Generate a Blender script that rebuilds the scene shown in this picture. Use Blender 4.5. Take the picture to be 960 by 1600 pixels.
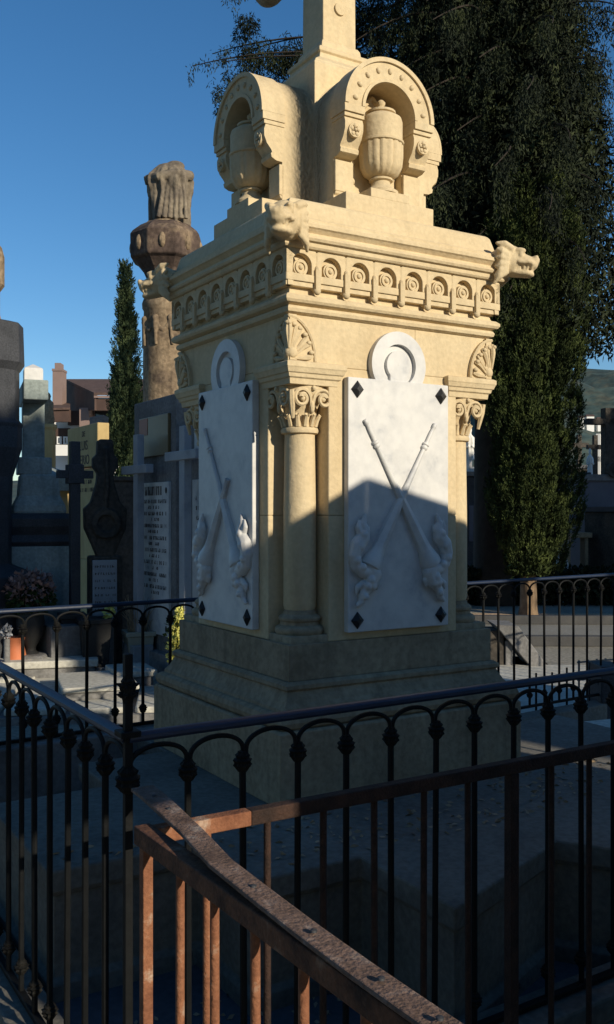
import bpy, math, random
import numpy as np
from mathutils import Vector, Matrix
random.seed(7); RNG = np.random.default_rng(7)
for o in list(bpy.data.objects): bpy.data.objects.remove(o)
S = bpy.context.scene; COL = S.collection
PI = math.pi; R = math.radians

# ---------------------------------------------------------------- camera
EYE = 1.6; F = 1478.0
cd = bpy.data.cameras.new('camera'); cam = bpy.data.objects.new('camera', cd); COL.objects.link(cam)
cam.location = (0, 0, EYE); cam.rotation_euler = (PI/2, 0, 0)
cd.sensor_fit = 'VERTICAL'; cd.sensor_height = 36; cd.lens = 36*F/1600
cd.clip_start = 0.05; cd.clip_end = 3000
S.camera = cam
# ---------------------------------------------------------------- sky + sun
SUN_AZ = 134.4; SUN_EL = 20.0
w = bpy.data.worlds.new('World'); S.world = w; w.use_nodes = True
wn = w.node_tree.nodes; wl = w.node_tree.links
bg = wn['Background']; sky = wn.new('ShaderNodeTexSky'); sky.sky_type = 'NISHITA'; sky.sun_disc = False
sky.sun_elevation = R(SUN_EL); sky.sun_rotation = R(SUN_AZ); sky.altitude = 200
sky.air_density = 1.0; sky.dust_density = 0.15; sky.ozone_density = 3.5
hs = wn.new('ShaderNodeHueSaturation'); hs.inputs['Saturation'].default_value = 1.21; wl.new(sky.outputs[0], hs.inputs['Color'])
wl.new(hs.outputs[0], bg.inputs[0]); bg.inputs[1].default_value = 0.118
sd = bpy.data.lights.new('sun', 'SUN'); sd.energy = 5.0; sd.angle = R(0.55); sd.color = (1.0, 0.895, 0.71)
sun = bpy.data.objects.new('sun', sd); COL.objects.link(sun)
svec = Vector((math.sin(R(SUN_AZ))*math.cos(R(SUN_EL)), math.cos(R(SUN_AZ))*math.cos(R(SUN_EL)), math.sin(R(SUN_EL))))
sun.rotation_euler = svec.to_track_quat('Z', 'Y').to_euler(); sun.location = svec*30
vs = S.view_settings; vs.view_transform = 'Standard'; vs.look = 'None'; vs.exposure = 0.0; vs.gamma = 1.0

# ---------------------------------------------------------------- helpers
def at(px, Y): return (px-480)/F*Y
def zz(py, Y): return EYE-(py-800)/F*Y

class MB:
    def __init__(s): s.v = []; s.f = []
    def add(s, vs_, fs_):
        n = len(s.v); s.v += [tuple(p) for p in vs_]; s.f += [tuple(i+n for i in f) for f in fs_]
    def box(s, x0, x1, y0, y1, z0, z1):
        s.add([(x0,y0,z0),(x1,y0,z0),(x1,y1,z0),(x0,y1,z0),(x0,y0,z1),(x1,y0,z1),(x1,y1,z1),(x0,y1,z1)],
              [(3,2,1,0),(4,5,6,7),(0,1,5,4),(1,2,6,5),(2,3,7,6),(3,0,4,7)]); return s
    def loft(s, rings, cap=True):
        n = len(rings[0]); vs_ = [p for r in rings for p in r]; fs_ = []
        for k in range(len(rings)-1):
            for i in range(n):
                j = (i+1) % n
                fs_.append((k*n+i, k*n+j, (k+1)*n+j, (k+1)*n+i))
        if cap:
            fs_.append(tuple(range(n-1, -1, -1))); fs_.append(tuple((len(rings)-1)*n+i for i in range(n)))
        s.add(vs_, fs_); return s
    def sq(s, prof, cx=0, cy=0):          # square mouldings: (half width, z)
        return s.loft([[(cx-w_,cy-w_,z),(cx+w_,cy-w_,z),(cx+w_,cy+w_,z),(cx-w_,cy+w_,z)] for w_, z in prof])
    def pz(s, poly, z0, z1): return s.loft([[(x,y,z0) for x,y in poly], [(x,y,z1) for x,y in poly]])
    def py(s, poly, y0, y1):              # poly in (x,z), counter-clockwise, extruded from y1 (back) to y0 (front)
        return s.loft([[(x,y1,z) for x,z in poly], [(x,y0,z) for x,z in poly]])
    def lathe(s, prof, n=24, c=(0,0,0), fn=None, ph=0):
        rings = []
        for r, z in prof:
            ring = []
            for i in range(n):
                a = 2*PI*i/n+ph; rr = r*(fn(a, z) if fn else 1)
                ring.append((c[0]+rr*math.cos(a), c[1]+rr*math.sin(a), c[2]+z))
            rings.append(ring)
        return s.loft(rings)
    def tube(s, pts, r, n=8, cap=True):
        pts = [Vector(p) for p in pts]; rings = []; up = Vector((0.13,0.21,1)).normalized()
        rr = r if isinstance(r, (list, tuple)) else [r]*len(pts)
        for i, p in enumerate(pts):
            t = (pts[min(i+1,len(pts)-1)]-pts[max(i-1,0)]).normalized()
            if abs(t.dot(up)) > .95: up = Vector((1,.1,.05)).normalized()
            a = t.cross(up).normalized(); b = t.cross(a).normalized()
            rings.append([tuple(p+a*rr[i]*math.cos(2*PI*k/n)+b*rr[i]*math.sin(2*PI*k/n)) for k in range(n)])
            up = -b if b.dot(up) < 0 else b
        return s.loft(rings, cap)
    def ell(s, c, r, nu=12, nv=8, rot=None):
        rings = []; c = Vector(c)
        if not isinstance(r, (list, tuple)): r = (r,r,r)
        M = rot or Matrix.Identity(3); vs_ = []; fs_ = []
        for j in range(nv+1):
            t = PI*j/nv
            for i in range(nu):
                a = 2*PI*i/nu
                vs_.append(tuple(c+M@Vector((r[0]*math.sin(t)*math.cos(a), r[1]*math.sin(t)*math.sin(a), -r[2]*math.cos(t)))))
        for j in range(nv):
            for i in range(nu):
                k = (i+1) % nu; fs_.append((j*nu+i, j*nu+k, (j+1)*nu+k, (j+1)*nu+i))
        s.add(vs_, fs_); return s
    def arc(s, cx, cz, r0, r1, a0, a1, y0, y1, n=24, sz=1.0):   # ring piece in the xz plane
        full = abs(a1-a0-2*PI) < 1e-6; m = n if full else n+1; vs_ = []; fs_ = []
        for i in range(m):
            a = a0+(a1-a0)*i/n; c_, s_ = math.cos(a), math.sin(a)*sz
            vs_ += [(cx+r0*c_,y0,cz+r0*s_),(cx+r1*c_,y0,cz+r1*s_),(cx+r1*c_,y1,cz+r1*s_),(cx+r0*c_,y1,cz+r0*s_)]
        for i in range(n):
            a_, b_ = i*4, ((i+1) % m)*4
            for k in range(4):
                l = (k+1) % 4; fs_.append((a_+k, a_+l, b_+l, b_+k))
        if not full: fs_ += [(3,2,1,0), ((m-1)*4,(m-1)*4+1,(m-1)*4+2,(m-1)*4+3)]
        s.add(vs_, fs_); return s
    def xf(s, M):
        s.v = [tuple(M@Vector(p)) for p in s.v]; return s
    def build(s, name, mat, parent=None, smooth=False, bevel=0, remesh=0, auto=True):
        me = bpy.data.meshes.new(name); me.from_pydata(s.v, [], s.f); me.materials.append(mat); me.validate()
        import bmesh
        bm = bmesh.new(); bm.from_mesh(me); bmesh.ops.remove_doubles(bm, verts=bm.verts, dist=1e-6)
        bmesh.ops.recalc_face_normals(bm, faces=bm.faces)
        for f_ in bm.faces: f_.smooth = smooth or bool(remesh)
        if smooth:
            for e in bm.edges:
                if len(e.link_faces) == 2 and e.calc_face_angle(0) > R(42): e.smooth = False
        bm.to_mesh(me); bm.free()
        o = bpy.data.objects.new(name, me); COL.objects.link(o)
        if parent: o.parent = parent
        if remesh:
            m = o.modifiers.new('remesh', 'REMESH'); m.mode = 'VOXEL'; m.voxel_size = remesh; m.use_smooth_shade = True
            k = o.modifiers.new('smooth', 'SMOOTH'); k.factor = .5; k.iterations = 2
        if bevel:
            b = o.modifiers.new('bevel', 'BEVEL'); b.width = bevel; b.segments = 2; b.limit_method = 'ANGLE'; b.angle_limit = R(40)
        return o

def tag(o, label=None, cat=None, group=None, kind=None):
    if label: o['label'] = label
    if cat: o['category'] = cat
    if group: o['group'] = group
    if kind: o['kind'] = kind
    return o
def empty(name, loc, rz=0, label=None, cat=None, group=None):
    o = bpy.data.objects.new(name, None); COL.objects.link(o); o.location = loc; o.rotation_euler = (0,0,rz)
    o.empty_display_size = .1
    return tag(o, label, cat, group)
def copy_tree(o, parent=None):
    c = o.copy(); COL.objects.link(c)
    if parent: c.parent = parent
    for ch in list(o.children): copy_tree(ch, c)
    return c
def rotcopy(o, parent, k):
    c = copy_tree(o, parent); c.rotation_euler.z = o.rotation_euler.z - k*PI/2
    c.location = Matrix.Rotation(-k*PI/2, 3, 'Z') @ o.location
    return c

# ---------------------------------------------------------------- materials
def mat(name, cols, scale=3, rough=.85, bump=.15, bscale=60, streak=0, speck=0, metal=0, spec=.3, coords='Object', detail=8):
    m = bpy.data.materials.new(name); m.use_nodes = True; n = m.node_tree.nodes; l = m.node_tree.links
    b = n['Principled BSDF']; b.inputs['Roughness'].default_value = rough; b.inputs['Metallic'].default_value = metal
    b.inputs['Specular IOR Level'].default_value = spec
    tc = n.new('ShaderNodeTexCoord'); nz = n.new('ShaderNodeTexNoise')
    nz.inputs['Scale'].default_value = scale; nz.inputs['Detail'].default_value = detail; nz.inputs['Roughness'].default_value = .62
    l.new(tc.outputs[coords], nz.inputs['Vector'])
    cr = n.new('ShaderNodeValToRGB'); e = cr.color_ramp.elements
    k = len(cols)
    e[0].position = .30; e[0].color = (*cols[0],1); e[1].position = .70; e[1].color = (*cols[-1],1)
    for i in range(1, k-1):
        x = e.new(.30+.40*i/(k-1)); x.color = (*cols[i],1)
    l.new(nz.outputs['Fac'], cr.inputs['Fac']); out = cr.outputs['Color']
    if streak:
        mp = n.new('ShaderNodeMapping'); mp.inputs['Scale'].default_value = (9,9,.9); l.new(tc.outputs[coords], mp.inputs['Vector'])
        n2 = n.new('ShaderNodeTexNoise'); n2.inputs['Scale'].default_value = 1.6; n2.inputs['Detail'].default_value = 6; l.new(mp.outputs[0], n2.inputs['Vector'])
        mr = n.new('ShaderNodeMapRange'); mr.inputs[1].default_value = .5; mr.inputs[2].default_value = .8; mr.inputs[3].default_value = 1; mr.inputs[4].default_value = 1-streak
        l.new(n2.outputs['Fac'], mr.inputs[0])
        mx = n.new('ShaderNodeMix'); mx.data_type = 'RGBA'; mx.blend_type = 'MULTIPLY'; mx.inputs['Factor'].default_value = 1
        l.new(out, mx.inputs['A']); l.new(mr.outputs[0], mx.inputs['B']); out = mx.outputs['Result']
    if speck:
        n3 = n.new('ShaderNodeTexNoise'); n3.inputs['Scale'].default_value = bscale*.9; n3.inputs['Detail'].default_value = 3; l.new(tc.outputs[coords], n3.inputs['Vector'])
        mr = n.new('ShaderNodeMapRange'); mr.inputs[1].default_value = .35; mr.inputs[2].default_value = .65; mr.inputs[3].default_value = 1-speck; mr.inputs[4].default_value = 1+speck*.5
        l.new(n3.outputs['Fac'], mr.inputs[0])
        mx = n.new('ShaderNodeMix'); mx.data_type = 'RGBA'; mx.blend_type = 'MULTIPLY'; mx.inputs['Factor'].default_value = 1
        l.new(out, mx.inputs['A']); l.new(mr.outputs[0], mx.inputs['B']); out = mx.outputs['Result']
    l.new(out, b.inputs['Base Color'])
    if bump:
        nb = n.new('ShaderNodeTexNoise'); nb.inputs['Scale'].default_value = bscale; nb.inputs['Detail'].default_value = 6; l.new(tc.outputs[coords], nb.inputs['Vector'])
        bp = n.new('ShaderNodeBump'); bp.inputs['Strength'].default_value = bump; bp.inputs['Distance'].default_value = .01
        l.new(nb.outputs['Fac'], bp.inputs['Height']); l.new(bp.outputs[0], b.inputs['Normal'])
    return m
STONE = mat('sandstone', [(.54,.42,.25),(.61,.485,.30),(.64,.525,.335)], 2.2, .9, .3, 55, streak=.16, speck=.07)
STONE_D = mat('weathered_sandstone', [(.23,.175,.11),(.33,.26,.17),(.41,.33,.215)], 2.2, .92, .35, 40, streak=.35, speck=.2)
MARBLE = mat('white_marble', [(.40,.41,.43),(.56,.555,.545),(.63,.62,.60),(.65,.64,.615)], 7.0, .5, .06, 30, spec=.4, speck=.04)
MARBLE_D = mat('dull_marble', [(.22,.23,.25),(.33,.34,.36),(.38,.38,.39)], 4, .6, .08, 30)
BLACKM = mat('black_bolt', [(.012,.012,.013),(.03,.03,.03)], 8, .4, .1, 60)
BASE = mat('platform_stone', [(.10,.092,.08),(.165,.152,.128),(.20,.185,.155)], 2, .9, .25, 50, speck=.2)
IRON = mat('black_painted_iron', [(.005,.0055,.006),(.010,.011,.012)], 14, .6, .12, 90, spec=.12)
RAILM = mat('gloss_rail_sky_tint', [(.010,.018,.042),(.014,.026,.06)], 14, .5, .1, 60, spec=.4)  # blue sky reflection put into the base colour
IRON_K = mat('worn_black_iron', [(.005,.005,.006),(.009,.009,.008),(.018,.016,.014)], 30, .75, .4, 120, spec=.15)
RUST = mat('rusty_iron', [(.035,.02,.015),(.10,.045,.026),(.17,.075,.04),(.32,.22,.15)], 12, .85, .4, 150, speck=.2)
RUST_SHADE = mat('shaded_rust', [(.012,.009,.008),(.035,.019,.014),(.06,.03,.02)], 14, .85, .4, 150, speck=.2)  # darker copy of the rust, shade put into the colour
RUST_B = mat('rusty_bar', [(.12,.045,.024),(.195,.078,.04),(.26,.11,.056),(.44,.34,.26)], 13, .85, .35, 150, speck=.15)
STRAP = mat('brown_rusted_strap', [(.09,.055,.042),(.15,.095,.07),(.20,.13,.10),(.33,.27,.23)], 16, .85, .5, 140, speck=.25)
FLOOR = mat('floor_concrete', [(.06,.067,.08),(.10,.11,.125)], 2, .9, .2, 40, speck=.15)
GROUND = mat('gravel_ground', [(.19,.17,.14),(.27,.25,.20),(.31,.28,.235)], .8, .95, .5, 30, speck=.3)
PAVE = mat('pale_paving', [(.44,.42,.36),(.56,.54,.47)], 1.2, .9, .3, 30, speck=.2)
ASPH = mat('grey_path', [(.19,.18,.155),(.25,.24,.21)], 1, .95, .3, 60, speck=.2)
SOIL = mat('orange_earth', [(.36,.24,.15),(.5,.36,.23)], 2, .95, .5, 30, speck=.3)
GRAN = mat('dark_granite', [(.035,.037,.042),(.06,.062,.07)], 6, .6, .1, 80, speck=.3)
GREYS = mat('grey_stone', [(.13,.125,.12),(.20,.195,.19),(.24,.23,.225)], 3, .9, .3, 40, streak=.3, speck=.2)
KERBM = mat('dark_kerb_stone', [(.05,.05,.052),(.09,.088,.085)], 3, .9, .3, 40)
GREENS = mat('mossy_grey_stone', [(.17,.20,.19),(.29,.33,.31),(.36,.385,.36)], 3, .9, .3, 40, streak=.3, speck=.15)
DARKS = mat('dark_mottled_stone', [(.035,.033,.03),(.07,.06,.05),(.11,.09,.07)], 3, .95, .6, 30, speck=.3)  # dark mottled stone tones
FIGS = mat('grey_tan_statue_stone', [(.09,.075,.062),(.19,.155,.115),(.27,.225,.16)], 3.2, .95, .5, 30, streak=.45, speck=.2)
OLDS = mat('old_column_stone', [(.09,.065,.05),(.26,.19,.12),(.37,.28,.18)], 2.6, .95, .7, 25, streak=.5, speck=.3)
OLDDARK = mat('blackened_capital_stone', [(.05,.035,.03),(.10,.07,.055),(.30,.22,.14)], 2.8, .95, .7, 25, speck=.3)
PURP = mat('violet_grey_panel', [(.11,.105,.125),(.15,.145,.165)], 3, .7, .1, 40)
YEL = mat('yellow_sandstone_panel', [(.42,.30,.13),(.52,.39,.19)], 3, .9, .2, 40, streak=.2)
BROWNP = mat('brown_enamel_plaque', [(.13,.09,.04),(.17,.115,.05)], 4, .4, .05, 30)
REDP = mat('red_patch', [(.32,.08,.05),(.26,.07,.04)], 4, .5, .05, 30)
INK = mat('inscription_paint', [(.05,.04,.035),(.09,.07,.06)], 20, .8, 0)
WHITE = mat('white_render', [(.72,.70,.66),(.8,.79,.76)], 1, .8, .1, 20)
ROOF = mat('brown_roof', [(.08,.052,.043),(.125,.08,.064)], 3, .85, .4, 12, speck=.2)
TIMB = mat('brown_boarding', [(.062,.038,.031),(.10,.06,.047)], 2, .8, .3, 15)
PINKW = mat('pinkish_render', [(.22,.155,.135),(.27,.19,.165)], 1, .9, .1, 20)
GLASS = mat('window_glass', [(.02,.025,.03),(.04,.045,.05)], 1, .1, 0, spec=.6)
TERRA = mat('orange_terracotta', [(.52,.16,.07),(.62,.21,.10)], 4, .6, .1, 40)
POTD = mat('dark_pot', [(.02,.02,.02),(.035,.035,.035)], 4, .5, .1, 40)
PLANT = mat('grey_green_planter', [(.30,.29,.23),(.38,.37,.29)], 4, .85, .2, 40)
YFL = mat('yellow_petals', [(.62,.60,.12),(.75,.72,.25)], 20, .7, 0)
PFL = mat('dull_pink_petals', [(.26,.15,.13),(.36,.23,.2)], 20, .8, 0)
DRY = mat('dry_stems', [(.28,.2,.12),(.4,.3,.2)], 20, .9, 0)
BARK = mat('bark', [(.10,.065,.04),(.26,.18,.11)], 8, .95, .8, 20, streak=.5)
def leafmat(name, cols, scale, trans=.0):
    m = mat(name, cols, scale, .75, 0, spec=.15, detail=5)
    return m
BARKD = mat('dark_bark', [(.02,.016,.012),(.04,.03,.022)], 8, .95, .4, 20)
LEAF_CY = leafmat('cypress_foliage', [(.007,.012,.005),(.030,.044,.013),(.10,.125,.035)], 3.6)  # pale end of the tones raised to suggest sunlit sprays
LEAF_BIG = leafmat('dark_conifer_foliage', [(.006,.009,.006),(.014,.020,.010),(.050,.062,.024)], 1.9)  # tone contrast raised to suggest lit clumps
LEAF_LC = leafmat('grey_green_cypress_foliage', [(.03,.048,.024),(.07,.10,.045),(.11,.14,.06)], 3)
LEAF_HE = leafmat('hedge_foliage', [(.01,.014,.006),(.025,.03,.012)], 3)
LEAF_PL = leafmat('leaf_green', [(.02,.035,.012),(.05,.08,.025)], 10)
HILLM = mat('wooded_hill', [(.035,.065,.062),(.06,.09,.075),(.12,.11,.07)], .11, .95, .8, .25, speck=.4)

# ================================================================ SETTING
TH = R(31.6); U = Vector((math.cos(TH), math.sin(TH), 0)); V = Vector((-math.sin(TH), math.cos(TH), 0))
def sheet(name, pts, z, m):
    b = MB(); b.add([(x,y,z) for x,y in pts], [tuple(range(len(pts)))]); return tag(b.build(name, m), kind='structure')
# ground with a little unevenness near, flat to the horizon
gb = MB(); gb.add([(-900,-900,0),(900,-900,0),(900,1500,0),(-900,1500,0)], [(0,1,2,3)]); tag(gb.build('ground', GROUND), kind='structure')
C = Vector((-.411, 2.17, 0)); FU = Vector((.839,.545,0)).normalized(); FV = Vector((-.524,.852,0)).normalized()
BL = Vector((-1.11,4.9,0)); BD = Vector((.817,.577,0)).normalized()
p0 = C; p1 = C+FU*6.6; p2 = BL+BD*6.3; p3 = BL-BD*.836
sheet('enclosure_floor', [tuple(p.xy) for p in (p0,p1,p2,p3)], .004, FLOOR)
sheet('path', [(1.2,11.45),(40,10.3),(40,12.6),(1.2,13.45)], .004, ASPH)
sheet('pavement', [(.9,6.9),(20,8.2),(20,9.4),(1.0,9.9)], .008, PAVE)
sheet('flower_bed', [(.8,13.75),(40,13.0),(40,13.9),(.8,14.9)], .012, SOIL)
for a_, nm in (((1.2,11.3,38.8,-1.15),'kerb'),((1.2,13.5,38.8,-.85),'kerb')):
    x, y, L_, dy = a_; b = MB()
    b.loft([[(x,y,0),(x+L_,y+dy,0),(x+L_,y+dy,.12),(x,y,.12)],[(x,y+.15,0),(x+L_,y+dy+.15,0),(x+L_,y+dy+.15,.12),(x,y+.15,.12)]])
    tag(b.build(nm, KERBM, bevel=.01), kind='structure')
# paving slabs left, with open joints
lp = empty('paved_terrace', (-2.7,7.3,0), R(8)); lp['kind'] = 'structure'
MB().box(-1.6,1.9,-.3,2.2,-.02,.06).build('slab_bed', GREYS, lp)
first = None
for i in range(7):
    for j in range(4):
        if first is None:
            first = MB().box(-.225,.225,-.275,.275,0,.05).build('paving_slab', PAVE, lp, bevel=.012); c = first
        else:
            c = first.copy(); COL.objects.link(c); c.parent = lp
        c.location = (-1.35+i*.49, .02+j*.585, .058+random.uniform(-.006,.01)); c.rotation_euler = (R(random.uniform(-.8,.8)), R(random.uniform(-.8,.8)), R(random.uniform(-1,1)))
# hill
hb = MB(); nx, ny = 90, 24; vs_ = []
for j in range(ny):
    for i in range(nx):
        x = -500+1400*i/(nx-1); y = 260+j*22
        ridge = 84+14*math.sin(x*.011+.6)+7*math.sin(x*.037)+3.5*math.sin(x*.09+j)
        t = j/(ny-1); h = ridge*math.sin(min(t*1.25,1)*PI/2)*(.93+.1*math.sin(x*.05+j*.9))
        if x < 60: h *= .30
        h += 1.6*random.random()
        vs_.append((x, y, h-1))
hb.add(vs_, [(j*nx+i, j*nx+i+1, (j+1)*nx+i+1, (j+1)*nx+i) for j in range(ny-1) for i in range(nx-1)])
tag(hb.build('hills', HILLM, smooth=True), kind='structure')

# ---------------------------------------------------------------- foliage
def leaves(name, m, parent, P, D, L, Wd, kind='stuff'):
    """P: Nx3 base points, D: Nx3 directions, quads (two-triangle diamonds)"""
    n = len(P); D = D/np.linalg.norm(D, axis=1, keepdims=True)
    rnd = RNG.normal(size=(n,3)); side = np.cross(D, rnd); side /= np.linalg.norm(side, axis=1, keepdims=True)+1e-9
    L = np.broadcast_to(L, (n,))[:,None]; Wd = np.broadcast_to(Wd, (n,))[:,None]
    bend = np.cross(side, D)*L*.12*RNG.uniform(-1,1,(n,1))
    v = np.stack([P, P+D*L*.45+side*Wd+bend, P+D*L, P+D*L*.45-side*Wd+bend], 1).reshape(-1,3)
    me = bpy.data.meshes.new(name); me.vertices.add(4*n); me.vertices.foreach_set('co', v.astype(np.float32).ravel())
    me.loops.add(4*n); me.loops.foreach_set('vertex_index', np.arange(4*n, dtype=np.int32))
    me.polygons.add(n); me.polygons.foreach_set('loop_start', np.arange(0,4*n,4,dtype=np.int32)); me.polygons.foreach_set('loop_total', np.full(n,4,dtype=np.int32))
    me.update(calc_edges=True); me.materials.append(m)
    o = bpy.data.objects.new(name, me); COL.objects.link(o)
    if parent: o.parent = parent
    if kind: o['kind'] = kind
    return o

def cypress(loc, H, rad, z0, nclump, per, L, Wd, m, label, base_trunk=.12, prof=None, group=None, cat='tree'):
    t = empty('cypress_tree', loc, 0, label, cat, group)
    MB().lathe([(base_trunk*1.3,-.05),(base_trunk,.15),(base_trunk*.85,z0+.4),(base_trunk*.3,H*.8)], 10, fn=lambda a,z: 1+.12*math.sin(3*a+z*3)).build('trunk', BARK, t, smooth=True)
    prof = prof or (lambda s: min(1, .55+s*3.2)*(1-max(0,(s-.45)/.55)**1.7*.97))
    npl = max(22, int(95*rad)); pa = RNG.uniform(0,2*PI,npl); ps = RNG.uniform(0,.88,npl)**1.15; pr = RNG.uniform(.45,.98,npl); ph = RNG.uniform(.10,.24,npl)
    pi_ = RNG.integers(0,npl,nclump); q = RNG.uniform(0,1,nclump); s = np.clip(ps[pi_]+ph[pi_]*q*1.1, 0, 1)
    pwid = rad*.34*np.sqrt(np.clip(1-(q*1.05-.3)**2*1.6,.02,1)); aa = RNG.uniform(0,2*PI,nclump)
    R0 = np.array([prof(x) for x in s])*rad
    cx = R0*pr[pi_]*np.cos(pa[pi_]+s*1.3)+pwid*np.cos(aa); cy = R0*pr[pi_]*np.sin(pa[pi_]+s*1.3)+pwid*np.sin(aa)
    k_ = np.minimum(1, R0*1.22/(np.hypot(cx,cy)+1e-6)); cx *= k_; cy *= k_; cz = z0+s*(H-z0)
    ang = np.arctan2(cy, cx)
    out = np.stack([np.cos(ang)*.45, np.sin(ang)*.45, np.ones(nclump)], 1)
    cl = RNG.uniform(.6,1.4,nclump)
    P = np.repeat(np.stack([cx,cy,cz],1), per, 0); O = np.repeat(out, per, 0); cl = np.repeat(cl, per)
    k = RNG.uniform(0,1,(nclump*per,1))
    spr = L*1.7
    P = P+O*k*spr*2.0*cl[:,None]+RNG.normal(size=P.shape)*spr*.24*(1.15-k)
    D = O+RNG.normal(size=P.shape)*.40
    nc = nclump*per//4; qz = RNG.uniform(0,.97,nc); ra = np.array([prof(x) for x in qz])*rad*.62*np.sqrt(RNG.random(nc)); an = RNG.uniform(0,2*PI,nc)
    P = np.concatenate([P, np.stack([ra*np.cos(an), ra*np.sin(an), z0+qz*(H-z0)],1)]); D = np.concatenate([D, RNG.normal(size=(nc,3))*.6+np.array([0,0,1.])])
    leaves('crown', m, t, P, D, L*RNG.uniform(.6,1.3,len(P))*np.where(np.arange(len(P)) > len(P)-nc, 2.0, 1), np.where(np.arange(len(P)) > len(P)-nc, Wd*2.6, Wd))
    return t

# ================================================================ THE MONUMENT
MC = Vector((.106, 4.568, 0))
MON = empty('tomb_monument', MC, TH, 'tall yellow sandstone tomb monument with white marble slabs inside the black iron fence', 'monument')
# platform: stepped cross plan
plat = [(-1.59,-.79),(-1.07,-.79),(-1.07,-1.2),(-.65,-1.2),(-.65,-1.69),(-.02,-1.46),(.03,-1.43),(.14,-1.60),(.65,-1.69),(.65,-1.2),(1.07,-1.2),(1.07,-.79),(1.59,-.79),(1.59,.04),(1.09,.04),(1.09,.45),(.65,.45),(.65,.84),(-.65,.84),(-.65,.45),(-1.09,.45),(-1.09,.04),(-1.59,.04)]
def inset(poly, d):
    out = []; n = len(poly)
    for i in range(n):
        a = Vector(poly[i-1]); b = Vector(poly[i]); c = Vector(poly[(i+1) % n])
        n1 = (b-a).normalized(); n2 = (c-b).normalized()
        m1 = Vector((-n1.y, n1.x)); m2 = Vector((-n2.y, n2.x)); m = (m1+m2); m = m/max(.4, m.dot(m1))
        out.append(tuple(b+m*d))
    return out
MB().loft([[(x,y,0) for x,y in inset(plat,.0)], [(x,y,.06) for x,y in inset(plat,.0)], [(x,y,.075) for x,y in inset(plat,.022)], [(x,y,.345) for x,y in inset(plat,.022)]]).build('platform_base', BASE, MON, bevel=.004)
MB().loft([[(x,y,.345) for x,y in inset(plat,.012)], [(x,y,.365) for x,y in inset(plat,.0)], [(x,y,.435) for x,y in inset(plat,-.004)]]).build('platform_slab', BASE, MON, bevel=.008)
# pedestal
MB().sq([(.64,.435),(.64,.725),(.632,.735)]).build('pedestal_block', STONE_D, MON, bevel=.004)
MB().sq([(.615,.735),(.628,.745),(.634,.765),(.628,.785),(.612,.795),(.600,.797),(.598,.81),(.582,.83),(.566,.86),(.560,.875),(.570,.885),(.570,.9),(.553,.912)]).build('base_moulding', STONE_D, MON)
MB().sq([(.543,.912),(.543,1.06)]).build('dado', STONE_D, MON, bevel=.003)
W_ = .53; n_ = .345
plan = [(-n_,-W_),(n_,-W_),(n_,-n_),(W_,-n_),(W_,n_),(n_,n_),(n_,W_),(-n_,W_),(-n_,n_),(-W_,n_),(-W_,-n_),(-n_,-n_)]
MB().pz(plan, 1.06, 1.585).build('shaft_block', STONE, MON, bevel=.005)
MB().pz(plan, 1.585, 2.205).build('shaft_block', STONE, MON, bevel=.005)
MB().box(-W_,.11,-W_,W_,2.205,2.43).build('frieze_block', STONE, MON, bevel=.004)
MB().box(.11,W_,-W_,W_,2.205,2.43).build('frieze_block', STONE, MON, bevel=.004)
MB().sq([(.5,2.40),(.536,2.405),(.552,2.412),(.556,2.425),(.550,2.436),(.542,2.44),(.566,2.448),(.573,2.458),(.573,2.47),(.560,2.482),(.545,2.486),(.54,2.495),(.54,2.67)]).build('string_moulding', STONE, MON)
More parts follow.
